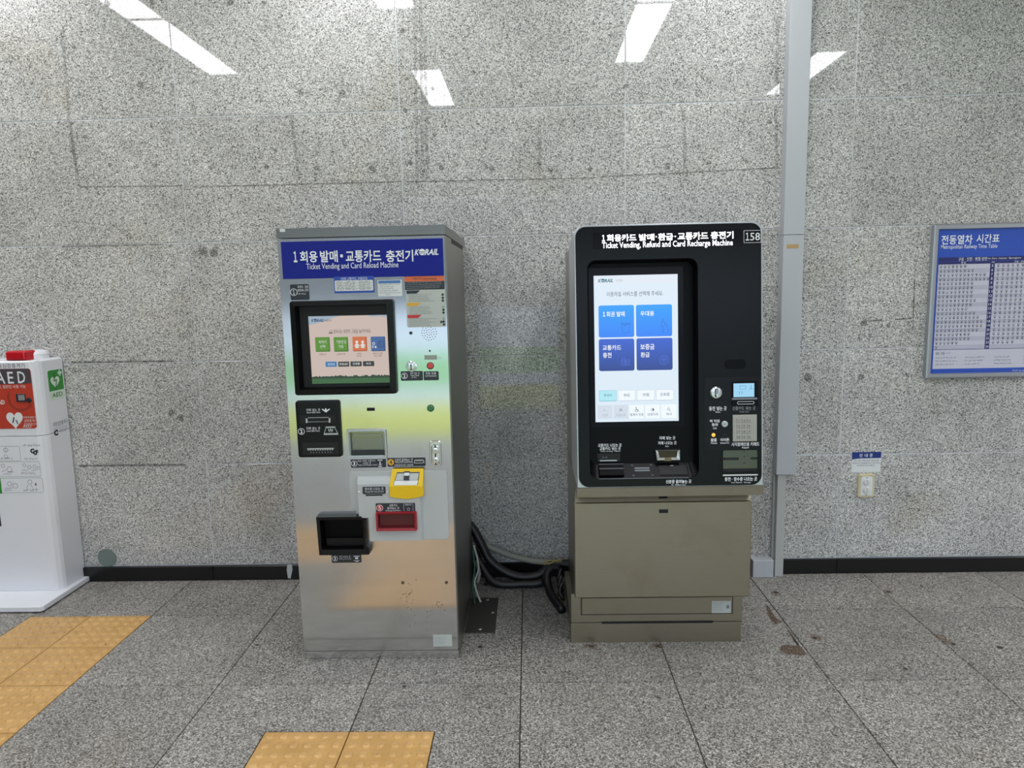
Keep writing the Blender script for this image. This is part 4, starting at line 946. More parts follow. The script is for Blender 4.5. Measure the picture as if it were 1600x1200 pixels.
for t_ in (.28, .44): b.scrib(xa + .006, xb - .006, 0, 1, .0006, 1, 3) if False else b.face(shelf_rect(xa + .012, xb - .012, t_, t_ + .10), .0006)
for p_ in ((xa, .1), (xb - .008, .1), (xa, .8), (xb - .008, .8)): b.face(shelf_rect(p_[0], p_[0] + .008, p_[1], p_[1] + .04), .0006)
b.build('shelf_print', M_INKG, rc)
xa, xb = (0.3965,0.0662)[0], (0.5059,0.0645)[0]
MB(sT).prism(shelf_rect(xa, xb, .18, .82), .0004, .002).build('identity_tray', M_VOID, rc, 'shallow black identity card tray')
MB(sT).face(shelf_rect((xa + xb) / 2 - .008, (xa + xb) / 2 + .004, .16, .24), .0024).build('tray_edge', M_INKG, rc)
# thin bright lip along the bottom of the recess
MB(RT).line(((0.1505,0.0406)[0], RS0 + .0005), ((0.5065,0.043)[0], RS0 + .0005), .0022, .0034).build('recess_lip', M_INKG, kio)
# lit sign
sd = MB(RT).prism(rrect(0.1422,0.719,0.9392,1.0046, .003), .003, .0042).build('lit_sign', M_BLACK_SIGN, kio, 'violet black display with lit white lettering')
b = MB(RT)
b.text('1', 0.1769,0.1878,0.9689,0.9939, .0046, .04); b.text('회용카드', 0.1956,0.3096,0.9673,0.9952, .0046, .026); b.text('발매', 0.3198,0.3791,0.9681,0.9942, .0046, .026); b.text('·', 0.3842,0.3891,0.9797,0.9853, .0046, .03); b.text('환급', 0.3942,0.4522,0.9677,0.9949, .0046, .026); b.text('·', 0.4573,0.4635,0.9792,0.9848, .0046, .03); b.text('교통카드', 0.4698,0.5871,0.967,0.9966, .0046, .026); b.text('충전기', 0.5971,0.6846,0.9684,0.9968, .0046, .026)
b.text('Ticket Vending, Refund and Card Recharge Machine', 0.1765,0.682,0.9352,0.9654, .0046, .006)
b.build('lit_lettering', M_LED, sd)
np_ = MB(RT).prism(rrect(0.7241,0.7909,0.9504,0.9982, .002), .003, .0042).build('number_plate', M_BLACK_SIGN, kio, 'number plate reading 158')
b = MB(RT); b.outline(rrect(0.7241,0.7909,0.9504,0.9982, .002), .0014, .0046); b.text('1', 0.7314,0.7449,0.9596,0.9894, .0046, .02); b.text('58', 0.7487,0.7868,0.9591,0.989, .0046, .01); b.build('numerals', M_OFFW, np_)
MB(RT).prism(rrect(*(0.6492,0.7312,0.4629,0.4995), .015, 5), .003, .0038).build('camera_window', mat('dark_window', (7, 7, 9), .3, 0, .12), kio)
# control field
MB(RT).prism(rrect(*(0.5704,0.7903,0.1442,0.4307)), .003, .0036).build('control_field', mat('black_field', (15, 16, 19), .32, 0, .24), kio, 'black control field with slots and keypad')
fz = .0040
c_ = (0.6145,0.3708)
cs = MB(RT).loft([(circ(*c_, .0235, 24), .0036), (circ(*c_, .0235, 24), .010), (circ(*c_, .020, 24), .014), (circ(*c_, .012, 24), .015)], True).build('coin_slot', M_CHROME, kio, 'round chrome coin slot')
MB(RT).taper(rrect(c_[0] - .008, c_[0] + .008, c_[1] - .017, c_[1] + .017, .004), .015, rrect(c_[0] - .004, c_[0] + .004, c_[1] - .015, c_[1] + .015, .002), .024).build('coin_ridge', M_CHROME, cs)
MB(RT).face(rrect(c_[0] - .0012, c_[0] + .0012, c_[1] - .002, c_[1] + .019), .0243).build('slit', M_VOID, cs)
rd = MB(RT).prism(rrect(0.6763,0.7794,0.3175,0.4137, .003), .0036, .010, .0015).build('card_reader', M_BLACK_SIGN, kio, 'black credit card reader')
MB(RT).face(rrect(0.6808,0.7613,0.3525,0.406), .0104).build('reader_screen', glow('reader_lcd', (158, 214, 244), .95), rd, 'pale blue reader screen')
b = MB(RT); x0, x1, z0, z1 = 0.6808,0.7613,0.3525,0.4065
b.outline(rrect(x0 + .024, x0 + .048, z1 - .024, z1 - .010), .0012, .0108); b.line((x1 - .012, z1 - .008), (x1 - .012, z1 - .022), .0016, .0108); b.line((x1 - .020, z1 - .023), (x1 - .006, z1 - .023), .0014, .0108); b.text('11', x0 + .022, x0 + .034, z0 + .012, z0 + .022, .0108); b.build('reader_print', GK('lcd_ink', (70, 110, 140)), rd)
MB(RT).prism(rrect(0.6738,0.7718,0.3416,0.3491), .010, .014, .001).build('reader_ridge', M_INKG, rd)
MB(RT).outline(rrect(*(0.6951,0.7609,0.3237,0.3354), .005), .0018, .0106).build('reader_slot', M_OFFW, rd)
b = MB(RT)
for s_, r_ in (('동전 넣는 곳', (0.5872,0.6558,0.3002,0.317)), ('Coins', (0.6116,0.6308,0.292,0.2979)), ('역 직원', (0.5894,0.6281,0.2532,0.2652)), ('통화', (0.5976,0.6223,0.2386,0.2506)), ('Call', (0.6018,0.6155,0.2276,0.2346)), ('볼륨', (0.5928,0.6165,0.1774,0.1912)), ('Volume', (0.5927,0.6177,0.169,0.1752)), ('이어폰', (0.6304,0.6653,0.1778,0.1911)), ('Earphone', (0.6308,0.6653,0.1682,0.1746)), ('시각장애인용 키패드', (0.6741,0.7828,0.158,0.1739)), ('Keypad', (0.7153,0.7415,0.148,0.1555))):
    b.text(s_, *r_, fz, .016)
b.text('동전 · 영수증 나오는 곳', 0.6472,0.7733,0.0199,0.0358, fz, .018); b.text('Coin Return · Receipt', 0.6722,0.7487,0.0101,0.0173, fz)
b.text('신분증 올려놓는 곳', 0.4158,0.5164,0.0142,0.029, fz, .018); b.text('ID · Welfare Card', 0.4383,0.4937,0.0056,0.012, fz)
b.build('lettering', M_WHITE, kio, 'white captions'); 
b = MB(RT); b.text('신용카드 넣는 곳', 0.6784,0.7681,0.3005,0.3159, fz); b.text('Credit Card', 0.7045,0.7419,0.2911,0.2976, fz); b.build('thin_lettering', mat('grey_print', (170, 172, 178), .5), kio, 'greyer thin caption')
c_ = (0.6474,0.2468); o = MB(RT).loft([(circ(*c_, .0125, 20), .0036), (circ(*c_, .0125, 20), .007), (circ(*c_, .010, 20), .009)], True).build('call_button', M_SILVER, kio, 'round silver call button'); MB(RT).outline(rrect(c_[0] - .004, c_[0] + .004, c_[1] - .003, c_[1] + .003), .001, .0094).build('icon', M_INK, o)
c_ = (0.6039,0.2042); MB(RT).loft([(circ(*c_, .0075, 16), .0036), (circ(*c_, .0065, 16), .006), (circ(*c_, .003, 16), .0075)], True).build('volume_button', M_AMBLED, kio, 'glowing amber volume button')
c_ = (0.6467,0.2048); MB(RT).face(circ(*c_, .0045, 14), .0040).build('earphone_jack', M_VOID, kio)
kp = MB(RT).prism(rrect(0.6783,0.7723,0.1774,0.2826, .002), .0036, .008, .001).build('keypad', mat('keypad_steel', (170, 166, 158), .4, .5), kio, 'grey metal keypad with twelve keys')
K0, K1, K2, K3 = 0.7017,0.7426,0.1955,0.2604
for i in range(3):
    for j in range(4):
        x, z = K0 + (K1 - K0) * i / 2, K3 + (K2 - K3) * j / 3
        k_ = MB(RT).prism(rrect(x - .0075, x + .0075, z - .0075, z + .0075, .002, 2), .0081, .0110, .001).build('key', kp.data.materials[0], kp)
        MB(RT).text('123456789*0#'[i + 3 * j], x - .0022, x + .0022, z - .0035, z + .0035, .0113, .01).build('digit', M_INK, k_) if False else None
b = MB(RT)
for i in range(3):
    for j in range(4):
        x, z = K0 + (K1 - K0) * i / 2, K3 + (K2 - K3) * j / 3; b.text('123456789*0#'[i + 3 * j], x - .0024, x + .0024, z - .0038, z + .0038, .0114, .012)
b.build('key_digits', M_INK, kp)
# coin return
x0, x1, z0, z1 = 0.6402,0.7751,0.058,0.1427
a_ = rrect(x0, x1, z0, z1, .006)
MB(RT).ring(inset(a_, -.003), a_, .003, .006, .003).build('return_rim', M_BLACK_GL, kio)
MB(RT).face(a_, .0034).build('return_flap', mat('dark_flap_steel', (92, 92, 82), .25, .8), kio, 'dark shiny coin return flap')
MB(RT).face(rrect(x0, x0 + .062, z0 + .046, z0 + .056), .0038).build('return_gap', M_VOID, kio); MB(RT).face(rrect(x1 - .026, x1, z0 + .047, z0 + .056), .0038).build('return_gap', M_VOID, kio)
MB(RT).face(rrect(x0, x1, z0, z0 + .012), .0038).build('return_sill', M_VOID, kio)
b = MB(RT)
for t_ in (.1, .4, .7, .95): b.face(rrect(x0 + .082, x0 + .085, z0 + (z1 - z0) * t_ - .003, z0 + (z1 - z0) * t_ + .003), .0039)
b.build('hinge_marks', M_VOID, kio)
MB(RT).face(rrect(0.6397,0.7763,0.0412,0.0466), .0037).build('silver_line', M_OFFW, kio)

# ------------------------------------------------------------------ defibrillator cabinet (far left, cut by the frame)
aed = thing('defibrillator_cabinet', (-2.79, -.15, 0), 'white defibrillator stand with red window and AED lettering at the left edge', 'cabinet')
def aed_section(z, g=0): 
    xl, xr, yf, yb = -3.015, -2.565, -.2, -.006
    return [(xl + g, yb - g, z), (xr - g, yb - g, z), (xr - g, -.158, z), (xr - .006, -.174, z), (xr - .020 - g * .5, -.192 + g * .3, z), (xr - .038, yf + g, z), (xl + .038, yf + g, z), (xl + .012 + g * .5, -.188, z), (xl + g, -.158, z)]
def aed_body(zs):
    b = MB(); n = 9
    for z, g_ in zs: b.v += aed_section(z, g_)
    for l in range(len(zs) - 1): b.f += [(l * n + i, l * n + (i + 1) % n, (l + 1) * n + (i + 1) % n, (l + 1) * n + i)[::-1] for i in range(n)]
    b.f += [tuple(range(n)), tuple(range((len(zs) - 1) * n, len(zs) * n))[::-1]]
    return b
zs_ = (-2.726,0.851)[1]
aed_body([(.033, 0), (zs_ - .0025, 0), (zs_ - .001, .003)]).build('lower_body', M_AEDW, aed)
aed_body([(zs_ + .001, .003), (zs_ + .0025, 0), (1.225, 0), (1.232, .006)]).build('upper_body', M_AEDW, aed)
b = MB(flat_up); b.prism([(-3.044, -.375), (-3.032, -.39), (-2.548, -.39), (-2.536, -.375), (-2.536, -.004), (-3.044, -.004)], .008, .032, .002); ft = b.build('foot', M_AEDW, aed, 'flat white foot plate')
MB(flat_up).box(-3.028, -2.552, .0003, .0079, -.372, -.012).build('foot_pad', M_VOID, aed)
AT = front(-.2); ST = side_right(-2.565)
x0, x1, z0, z1 = -2.938,-2.596,0.891,1.194
zmid = (-2.628,1.126)[1]
wp = MB(AT).prism(rrect(x0, x1, z0, z1, .014), .0003, .0022, .0006).build('window_panel', M_AEDRED, aed, 'red printed window')
MB(AT).face([(x0, zmid - .01), (x1 - .03, zmid - .008), (x1, zmid - .004)] + [p for p in rrect(x0, x1, z0, z1, .014) if p[1] > z1 - .02], .0026).build('window_top', M_AEDGREY, wp, 'charcoal top band')
b = MB(AT)
for s_, r_ in (('A', (-2.774,-2.728,1.12,1.18)), ('E', (-2.714,-2.685,1.12,1.179)), ('D', (-2.663,-2.625,1.121,1.18))): b.text(s_, *r_, .0030, .012)
b.text('응급상황시, 일반인 사용 가능', -2.831,-2.628,1.095,1.113, .0030); b.text('AD', -2.778,-2.744,1.016,1.038, .0030, .03)
b.face(heart(*(-2.703,0.932), .085, .092), .0030)
b.text('자동제세동기', -2.658,-2.595,0.942,0.953, .0030); b.text('심장충격기', -2.656,-2.592,0.924,0.937, .0030); b.text('응급의료기기', -2.659,-2.595,0.906,0.919, .0030); b.text('AED', -2.666,-2.622,0.895,0.908, .0032)
b.build('lettering', M_OFFW, wp)
b = MB(AT); c_ = (-2.703,0.932); b.line((c_[0] - .002, c_[1] + .018), (c_[0] - .012, c_[1] - .012), .006, .0034); b.line((c_[0] + .006, c_[1] + .004), (c_[0] + .014, c_[1] - .018), .005, .0034); b.build('heart_marks', M_INK, wp)
b = MB(AT); c_ = (-2.663,1.046); 
for i in range(22):
    t1, t2 = math.radians(150 + 8 * i), math.radians(158 + 8 * i); r1, r2_ = .066, .055
    b.face([(c_[0] + r2_ * math.cos(t1), c_[1] + r2_ * math.sin(t1)), (c_[0] + r1 * math.cos(t1), c_[1] + r1 * math.sin(t1)), (c_[0] + r1 * math.cos(t2), c_[1] + r1 * math.sin(t2)), (c_[0] + r2_ * math.cos(t2), c_[1] + r2_ * math.sin(t2))][::-1][::-1], .0026)
b.build('dial_ring', M_AEDDK, wp)
ds = MB(AT).prism(rrect(-2.682,-2.634,1.027,1.067, .003), .0022, .006, .001).build('status_screen', M_LABEL, wp, 'small grey status screen'); MB(AT).face(rrect(-2.67,-2.637,1.035,1.062), .0064).build('status_glass', mat('status_grey', (142, 140, 140), .3), wp)
c_ = (-2.619,1.035); MB(AT).loft([(circ(*c_, .013, 16), .0022), (circ(*c_, .011, 16), .008)], True).build('lock_knob', M_LABEL, wp)
b = MB(AT); b.text('자동심장충격기', -2.782,-2.623,1.197,1.22, .0006); b.build('title', M_INK, aed, 'dark title lettering')
# instruction boxes on the lower half
gb = MB(AT)
for r_ in ((-2.963,-2.698,0.725,0.802), (-2.973,-2.602,0.642,0.721), (-2.984,-2.598,0.558,0.636)):
    gb.outline(rrect(*r_, .012), .0018, .0006)
gb.build('instruction_frames', mat('sage_print', (146, 172, 148), .5), aed, 'pale green instruction frames')
MB(AT).face(rrect(-2.971,-2.816,0.556,0.637), .0008).build('green_block', M_GREEN, aed)
b = MB(AT); b.scrib(-2.678,-2.581,0.799,0.81, .0006, 1, 1, .8); b.scrib(-2.802,-2.714,0.733,0.743, .0008, 1, 2, .8); b.scrib(-2.68,-2.605,0.73,0.739, .0006, 1, 3, .8); b.scrib(-2.798,-2.75,0.654,0.661, .0008, 1, 4, .8); b.scrib(-2.705,-2.624,0.654,0.667, .0008, 2, 5, .7); b.scrib(-2.802,-2.747,0.568,0.579, .0008, 2, 6, .7); b.scrib(-2.705,-2.614,0.566,0.578, .0008, 1, 7, .8)
b.hoop(*(-2.77,0.782), .012, .002, .0008, 14); b.text('1', *(-2.773,-2.768,0.774,0.791), .0008); b.hoop(*(-2.774,0.749), .010, .0014, .0008, 10)
for u, (c0, c1) in enumerate((((-2.794,0.7), .010), ((-2.763,0.682), .014), ((-2.684,0.701), .009), ((-2.659,0.691), .010), ((-2.632,0.694), .009), ((-2.613,0.687), .007), ((-2.772,0.606), .012), ((-2.743,0.595), .014), ((-2.665,0.614), .012))): b.hoop(c0[0], c0[1], c1, .0018, .0008, 12)
for p_ in ((((-2.804,0.67),(-2.78,0.679))), (((-2.775,0.666),(-2.741,0.669))), (((-2.7,0.678),(-2.668,0.674))), (((-2.648,0.674),(-2.621,0.677))), (((-2.798,0.583),(-2.758,0.585))), (((-2.676,0.601),(-2.685,0.584))), (((-2.663,0.601),(-2.655,0.584)))): b.line(p_[0], p_[1], .0018, .0008)
b.build('instruction_sketches', M_INKG, aed, 'grey instruction sketches')
b = MB(AT); b.text('C', -2.645,-2.623,0.762,0.787, .0008, .08); b.text('C', -2.631,-2.614,0.753,0.777, .0008, .08); b.text('F', -2.617,-2.604,0.756,0.78, .0008, .06); b.text('4', -2.642,-2.632,0.593,0.61, .0008, .02); b.build('certification_mark', M_INK, aed, 'black certification mark')
MB(AT).face(rrect(-2.907,-2.841,0.383,0.459), .0008).build('dark_panel', M_LABEL, aed)
# side sticker
x0, x1, z0, z1 = -0.127,-0.023,1.014,1.171
xm = [(-0.128,1.172), (-0.013,1.173), (-0.017,1.017), (-0.128,1.021)]
x0 = (xm[0][0] + xm[3][0]) / 2; x1 = (xm[1][0] + xm[2][0]) / 2; z1 = (xm[0][1] + xm[1][1]) / 2; z0 = (xm[2][1] + xm[3][1]) / 2
ss = MB(ST).prism(rrect(x0, x1, z0, z1, .012), .0003, .0010).build('side_sticker', M_GREENP, aed, 'green and white AED sticker')
h_ = z1 - z0; w_ = x1 - x0
MB(ST).face(rrect(x0 + .001, x1 - .001, z0 + .30 * h_, z1 - .001, .011, 4, (0, 0, 1, 1)), .0014).build('green_field', M_GREEN, ss)
b = MB(ST); b.face(heart(x0 + .44 * w_, z0 + .575 * h_, .60 * w_, .42 * h_), .0018); cx, cz = x1 - .2 * w_, z1 - .13 * h_; b.face(rrect(cx - .005, cx + .005, cz - .017, cz + .017), .0018); b.face(rrect(cx - .016, cx + .016, cz - .006, cz + .006), .0019); b.build('heart_print', M_GREENP, ss)
b = MB(ST); b.text('AED', x0 + .16 * w_, x1 - .14 * w_, z0 + .08 * h_, z0 + .23 * h_, .0014, .01)
cx, cz = x0 + .44 * w_, z0 + .58 * h_; b.line((cx, cz + .05), (cx - .008, cz + .005), .006, .0022); b.line((cx - .008, cz + .007), (cx + .012, cz + .012), .005, .0022); b.line((cx + .012, cz + .014), (cx - .002, cz - .040), .006, .0022); b.build('dark_green_print', mat('dark_green_ink', (44, 92, 52), .5), ss)
b = MB(ST); a_ = (-0.128,0.883); c_ = (-0.016,0.885); b.text('자동심장충격기', a_[0], c_[0], a_[1] - .003, a_[1] + .022, .0006); b.line((a_[0], a_[1] - .012), (c_[0], a_[1] - .012), .0014, .0006); b.scrib(a_[0] + .045, c_[0], a_[1] - .040, a_[1] - .018, .0006, 2, 3, .5); b.text('C', a_[0], a_[0] + .032, a_[1] - .050, a_[1] - .018, .0006, .08); b.build('side_print', M_INK, aed)
# beacon on top
bc = MB(); bx, by = -2.668, -.080
bc.lathe(bx, by, [(.074, 1.2325), (.074, 1.258), (.068, 1.270), (.045, 1.276)], 28)
bt = bc.build('beacon_base', M_AEDW, aed, 'white beacon housing', smooth=False)
x0, x1, z0, z1 = -2.723,-2.619,1.238,1.284
b = MB(front(-.10)); o_ = rrect(x0 + .002, x1, 1.2335, 1.281, .012, 4, (0, 0, 1, 1)); b.loft([(o_, .02), (o_, .082), (inset(o_, .004), .093), (inset(o_, .009), .096)], True); b.face(o_[::-1], .02); b.build('beacon_lens', M_LENS, aed, 'red beacon lens')
# ------------------------------------------------------------------ wall fittings
tt = thing('timetable_board', (2.2, 0, 1.42), 'aluminium framed blue railway timetable on the wall at right edge', 'notice board')
TX0, TX1, TZ0, TZ1 = 1.896, 2.53, 1.037, 1.803
TT_ = front(-.03); O_ = rrect(TX0, TX1, TZ0, TZ1, .004, 2); I_ = rrect(TX0 + .024, TX1 - .024, TZ0 + .026, TZ1 - .026, .001, 2)
b = MB(TT_); b.loft([(O_, -.0285), (O_, -.004), (inset(O_, .006), 0), (inset(I_, -.004), 0), (I_, -.010)]); b.build('frame', M_FRAME, tt, 'silver aluminium frame')
d = -.0095
MB(TT_).face(I_, d).build('poster', M_TBLUE, tt, 'blue timetable poster')
LF, RG = (1.927,1.587)[0], TX1 - .034
zA = (1.935,1.608)[1]; zB = (1.913,1.184)[1]; zC = (1.929,1.085)[1]
x_l = TX0 + .034
pap = MB(TT_).face(rrect(x_l, RG, zC, zA), d + .0004).build('paper_field', M_TPAPER, tt)
zN1 = (1.933,1.642)[1]; zN2 = (1.932,1.621)[1]
MB(TT_).face(rrect(x_l - .0, RG, zN2 + .001, zN1), d + .0008).build('direction_strip', M_TNAVY, tt); MB(TT_).face(rrect(x_l, RG, zA, zN2 - .001), d + .0008).build('day_strip', M_TNAVY, tt)
hx0, hx1 = 2.183, 2.205
MB(TT_).face(rrect(hx0, hx1, zB, zA), d + .0012).build('hour_column', M_TNAVY, tt)
MB(TT_).face(rrect(x_l, RG, zB - .002, zB), d + .0012).build('rule', M_TNAVY, tt)
b = MB(TT_); b.text('전동열차', 1.936,2.088,1.705,1.751, d + .0012, .014); b.text('시간표', 2.107,2.219,1.709,1.752, d + .0012, .014); b.text('Metropolitan Railway Time Table', 1.936,2.211,1.678,1.704, d + .0012, .002)
zm = (zN1 + zN2) / 2
b.text('구로 · 인천 · 병점 방면', 2.025, 2.165, zm - .009, zm + .009, d + .0012); b.text('for Guro · Incheon · Byeongjeom', 2.170, 2.33, zm - .005, zm + .006, d + .0012)
zm = (zN2 + zA) / 2; b.text('평 일', 2.04, 2.062, zm - .006, zm + .006, d + .0012); b.text('시', hx0 + .004, hx1 - .004, zm - .005, zm + .005, d + .0016); b.text('주말 · 공휴일', 2.30, 2.36, zm - .005, zm + .005, d + .0012)
rowh = (zA - zB) / 20
for k in range(20):
    h_ = str((5 + k) if k < 19 else 24); zc = zA - rowh * (k + .5); wd = .0035 * len(h_); b.text(h_, (hx0 + hx1) / 2 - wd, (hx0 + hx1) / 2 + wd, zc - .006, zc + .006, d + .0016)
b.scrib(2.33, RG, TZ0 + .029, TZ0 + .037, d + .0012, 1, 5, .8, False)
b.build('lettering', M_WHITE, tt)
b = MB(TT_)
for k in range(1, 20, 2): b.face(rrect(x_l, RG, zA - rowh * (k + 1), zA - rowh * k), d + .0008)
b.build('row_bands', M_TBAND, tt)
b = MB(TT_); cl = [7, 9, 12, 13, 9, 9, 9, 9, 10, 9, 8, 10, 11, 12, 12, 11, 9, 9, 6, 1]; cr = [6, 8, 10, 11, 9, 9, 9, 9, 9, 8, 8, 9, 10, 10, 10, 9, 8, 8, 5, 0]
for k in range(20):
    z_ = zA - rowh * k
    for (xs0, pit, n_) in ((x_l + .006, .0196, cl[k]), (hx1 + .012, .0238, cr[k])):
        mins = sorted(rnd.sample(range(0, 60), n_))
        for i, v in enumerate(mins):
            xx = xs0 + pit * i
            for q_, ch in enumerate('%02d' % v): b.text(ch, xx + .0066 * q_, xx + .0066 * q_ + .0054, z_ - .0145, z_ - .004, d + .0012)
            b.face(rrect(xx + .0045, xx + .0085, z_ - rowh + .003, z_ - rowh + .008), d + .0012)
b.build('departure_times', M_INK, tt)
b = MB(TT_); b.text('범 례', x_l + .012, x_l + .055, zB - .028, zB - .012, d + .0012); b.scrib(x_l + .062, x_l + .095, zB - .024, zB - .016, d + .0012, 1, 2)
for i in range(4):
    b.scrib(x_l + .014 + .145 * i, x_l + .13 + .145 * i, zB - .085, zB - .034, d + .0012, 3, 60 + i, .35)
b.build('legend_print', M_INKG, tt)
# small notice above the outlet
no = thing('paper_notice', (1.63, 0, .6), 'small white notice with navy heading stuck above the wall outlet', 'notice')
WT = front(0); x0, x1, z0, z1 = 1.5555, 1.7050, .5465, .6545
MB(WT).box(x0, x1, .0012, .0022, z0, z1).build('sheet', M_OFFW, no)
MB(WT).face([(x0, z1 - .040), (x0 + .02, z1 - .036), (x0 + .05, z1 - .034), (x1, z1 - .033), (x1, z1), (x0, z1)], .0026).build('heading', mat('navy_heading', (28, 52, 126), .4), no)
b = MB(WT)
for i, ch in enumerate('안내문'): b.text(ch, x0 + .038 + .026 * i, x0 + .054 + .026 * i, z1 - .027, z1 - .009, .0030, .01)
b.build('heading_print', M_WHITE, no)
b = MB(WT)
for s_, a_, e_, k in (('전기 무단 사용에 따른 안전사고를', .012, .138, 0), ('예방하고자 사용금지를 하오니 무단사용을', .006, .144, 1), ('삼가 협조하여 주시기 바랍니다.', .026, .120, 2)): b.text(s_, x0 + a_, x0 + e_, z1 - .050 - .013 * k, z1 - .042 - .013 * k, .0026)
b.scrib(x0 + .058, x0 + .084, z0 + .005, z0 + .010, .0026, 1, 3); b.build('fine_print', mat('navy_ink', (44, 52, 92), .5), no)
ou = thing('wall_outlet', (1.63, 0, .48), 'ivory double socket outlet under the small notice', 'outlet')
x0, x1, z0, z1 = 1.589, 1.673, .413, .538
b = MB(WT); o_ = rrect(x0, x1, z0, z1, .010); b.loft([(o_, .0012), (o_, .010), (inset(o_, .004), .014)], True); b.build('plate', M_OUTLET, ou)
b = MB(WT); b.prism(rrect(x0 + .012, x1 - .012, z0 + .012, z1 - .012, .004), .014, .016, .001); b.build('inner_plate', M_OFFW, ou)
for k, zc in ((0, z0 + .041), (1, z0 + .084)):
    so = MB(WT).loft([(circ((x0 + x1) / 2, zc, .0185, 22), .016), (circ((x0 + x1) / 2, zc, .0165, 22), .0215), (circ((x0 + x1) / 2, zc, .012, 22), .0225)], True).build('socket_cover', M_SOCKET, ou)
    MB(WT).face(rrect((x0 + x1) / 2 - .0008, (x0 + x1) / 2 + .0008, zc - .013, zc + .013), .0228).build('cover_slit', M_INKG, so)
for zc in (z0 + .015, z1 - .018): MB(WT).prism(circ((x0 + x1) / 2, zc, .0028, 10), .0161, .0172).build('screw', M_DSPECK, ou)
b = MB(WT)
for xx in (x0 + .014, x1 - .010): b.prism(rrect(xx - .009, xx + .007, z1 - .010, z1 - .001, .002, 2), .014, .020, .002)
b.build('hinge_lug', M_OUTLET, ou)
tag(MB(WT).loft([(circ(-2.437, .128, .052, 30), .0012), (circ(-2.437, .128, .051, 30), .004), (circ(-2.437, .128, .047, 30), .0045), (circ(-2.437, .128, .046, 30), .0035)], True).build('round_patch', M_PATCH), 'round grey green patch cap low on the wall beside the white stand', 'wall cap')
# cable duct beside the kiosk
du = thing('cable_duct', (1.2, -.03, 0), 'pale grey vertical cable duct running up the granite wall right of the kiosk', 'cable duct')
zj = (1.18,1.768)[1]
MB(front(0)).prism(rrect(1.147, 1.248, .5555, zj - .0008), .0012, .060, .0015).build('upper_duct', M_DUCT, du)
MB(front(0)).prism(rrect(1.147, 1.248, zj + .0008, 3.40), .0012, .061, .0015).build('top_duct', M_DUCT, du)
MB(front(0)).prism(rrect(1.158, 1.2015, .001, .555), .0012, .050, .0015).build('lower_duct', M_DUCT2, du)
MB(front(0)).box(1.1475, 1.1579, .0014, .020, .001, .5545).build('duct_flange', M_DUCT2, du)
MB(front(-.06)).prism(rrect(1.163,1.222,1.703,1.722, .002), .0003, .0010).build('label', M_TAN, du, 'small tan label on the duct')
tag(MB(front(0)).prism(rrect(1.040, 1.1465, .001, .0935), .0012, .062, .002).build('floor_trunking', M_DUCT), 'short pale grey trunking box on the floor between kiosk and cable duct', 'trunking')

# ------------------------------------------------------------------ cables between the machines
def cable(name, pts, r, m, label, cat='cable', **kw):
    return tag(MB().tube(pts, r, **kw).build(name, m, smooth=True), label, cat, 'cables between the two machines')
cable('cable_hose', [(-.50, -.050, .36), (-.43, -.058, .29), (-.385, -.075, .21), (-.335, -.095, .12), (-.22, -.11, .050), (-.10, -.11, .045), (-.01, -.108, .105), (.06, -.105, .105), (.16, -.10, .10)], .024, M_HOSE, 'thick black hose sagging in front of the skirting between the machines', 'hose')
cable('cable_hose', [(-.50, -.055, .21), (-.43, -.062, .17), (-.385, -.105, .10), (-.31, -.155, .028), (-.15, -.160, .023), (-.09, -.160, .026), (-.07, -.160, .04)], .021, M_HOSE, 'black hose lying lowest on the floor between machines', 'hose')
cable('cable_hose', [(.018, -.155, .105), (-.022, -.165, .108), (-.046, -.20, .075), (-.034, -.27, .030), (-.008, -.36, .021), (.018, -.45, .021)], .020, M_HOSE, 'black ribbed hose looping down to the kiosk side', 'hose', rib=.12, step=.008)
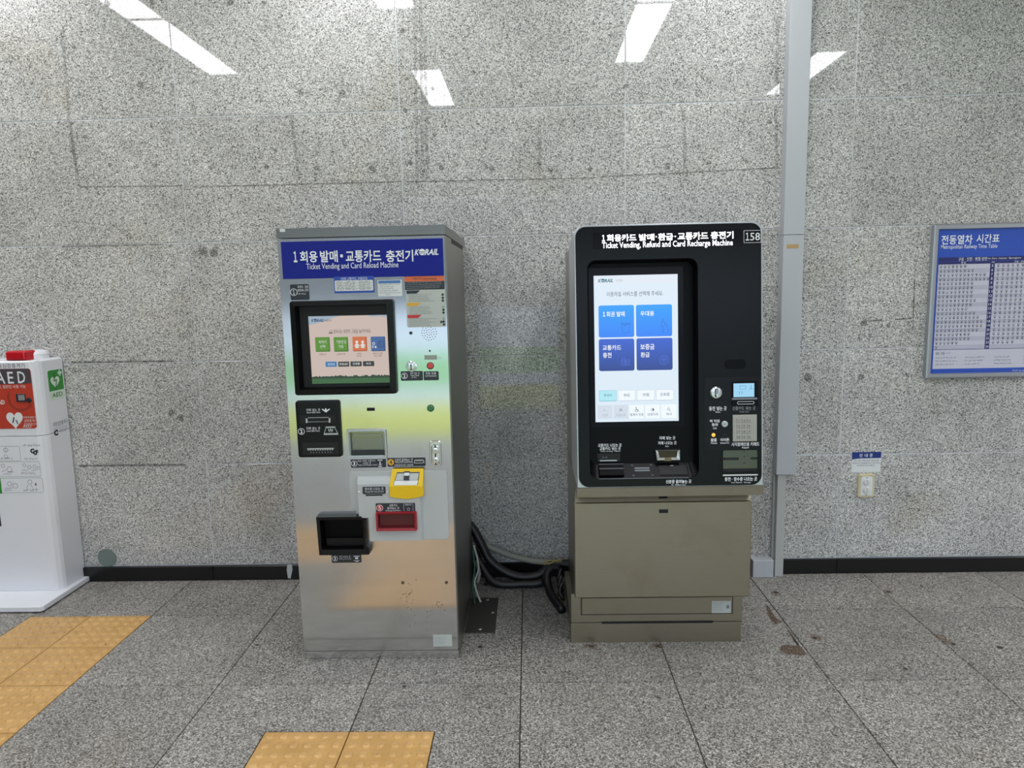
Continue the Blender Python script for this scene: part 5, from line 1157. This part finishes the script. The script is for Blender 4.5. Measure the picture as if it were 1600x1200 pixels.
for k in range(3):
    cable('cable_hose', [(.031, -.19 - .045 * k, .115 - .018 * k), (.020, -.20 - .045 * k, .10 - .018 * k), (.014, -.215 - .045 * k, .06 - .010 * k), (.022, -.225 - .045 * k, .03), (.031, -.230 - .045 * k, .014)], .010, M_HOSE, ('rearmost', 'middle', 'nearest')[k] + ' thin black cable bunched at the kiosk side', 'cable')
cable('flexible_conduit', [(-.50, -.030, .27), (-.40, -.030, .205), (-.34, -.032, .172), (-.24, -.034, .130), (-.14, -.036, .102), (-.05, -.038, .09), (.02, -.05, .09)], .016, M_CONDUIT, 'grey ribbed conduit above the black hoses', 'conduit', rib=.14, step=.006)
cable('wire', [(-.415, -.20, .25), (-.395, -.22, .18), (-.392, -.24, .13), (-.412, -.25, .075), (-.395, -.29, .03), (-.377, -.33, .008)], .0055, M_WIREW, 'white wire hanging beside the steel machine')
cable('wire', [(-.418, -.225, .24), (-.409, -.25, .14), (-.419, -.268, .075), (-.412, -.31, .03), (-.405, -.35, .008)], .005, M_WIREG, 'green wire hanging beside the white wire')
cable('wire', [(-.418, -.19, .16), (-.402, -.20, .15), (-.388, -.21, .10), (-.40, -.22, .06)], .009, M_CONDUIT, 'short grey wire bundle tied beside the white wire')
cable('wire', [(-.06, -.16, .142), (-.02, -.165, .150), (.01, -.17, .146), (.035, -.17, .148)], .0035, M_WIREY, 'thin yellow wire crossing to the kiosk')
cable('wire', [(-.07, -.165, .132), (-.03, -.172, .138), (.01, -.178, .158), (.035, -.18, .160)], .0035, M_WIREY, 'second thin yellow wire below the first')
fp = thing('floor_cover_plate', (-.35, -.45, 0), 'dark grey steel cover plate on the floor between machines', 'cover plate')
MB(flat_up).prism(rrect(-.4285, -.291, -.632, -.278), .0003, .0045, .001).build('plate', M_COVER, fp)
for p_ in (((-0.362,-0.598)), ((-0.312,-0.435)), ((-0.344,-0.297))): MB(flat_up).loft([(circ(*p_, .011, 12), .0045), (circ(*p_, .008, 12), .007), (circ(*p_, .003, 12), .0075)], True).build('screw', M_KSTEEL, fp)
b = MB(); x_, y_ = -0.362,-0.115; b.lathe(x_, y_, [(.012, .0003), (.012, .008), (.006, .009), (.005, .045), (.003, .048)], 12)
tag(b.build('floor_bolt', mat('rusty_bolt', (64, 56, 46), .6, .5)), 'short rusty bolt standing in the floor between the machines', 'bolt')
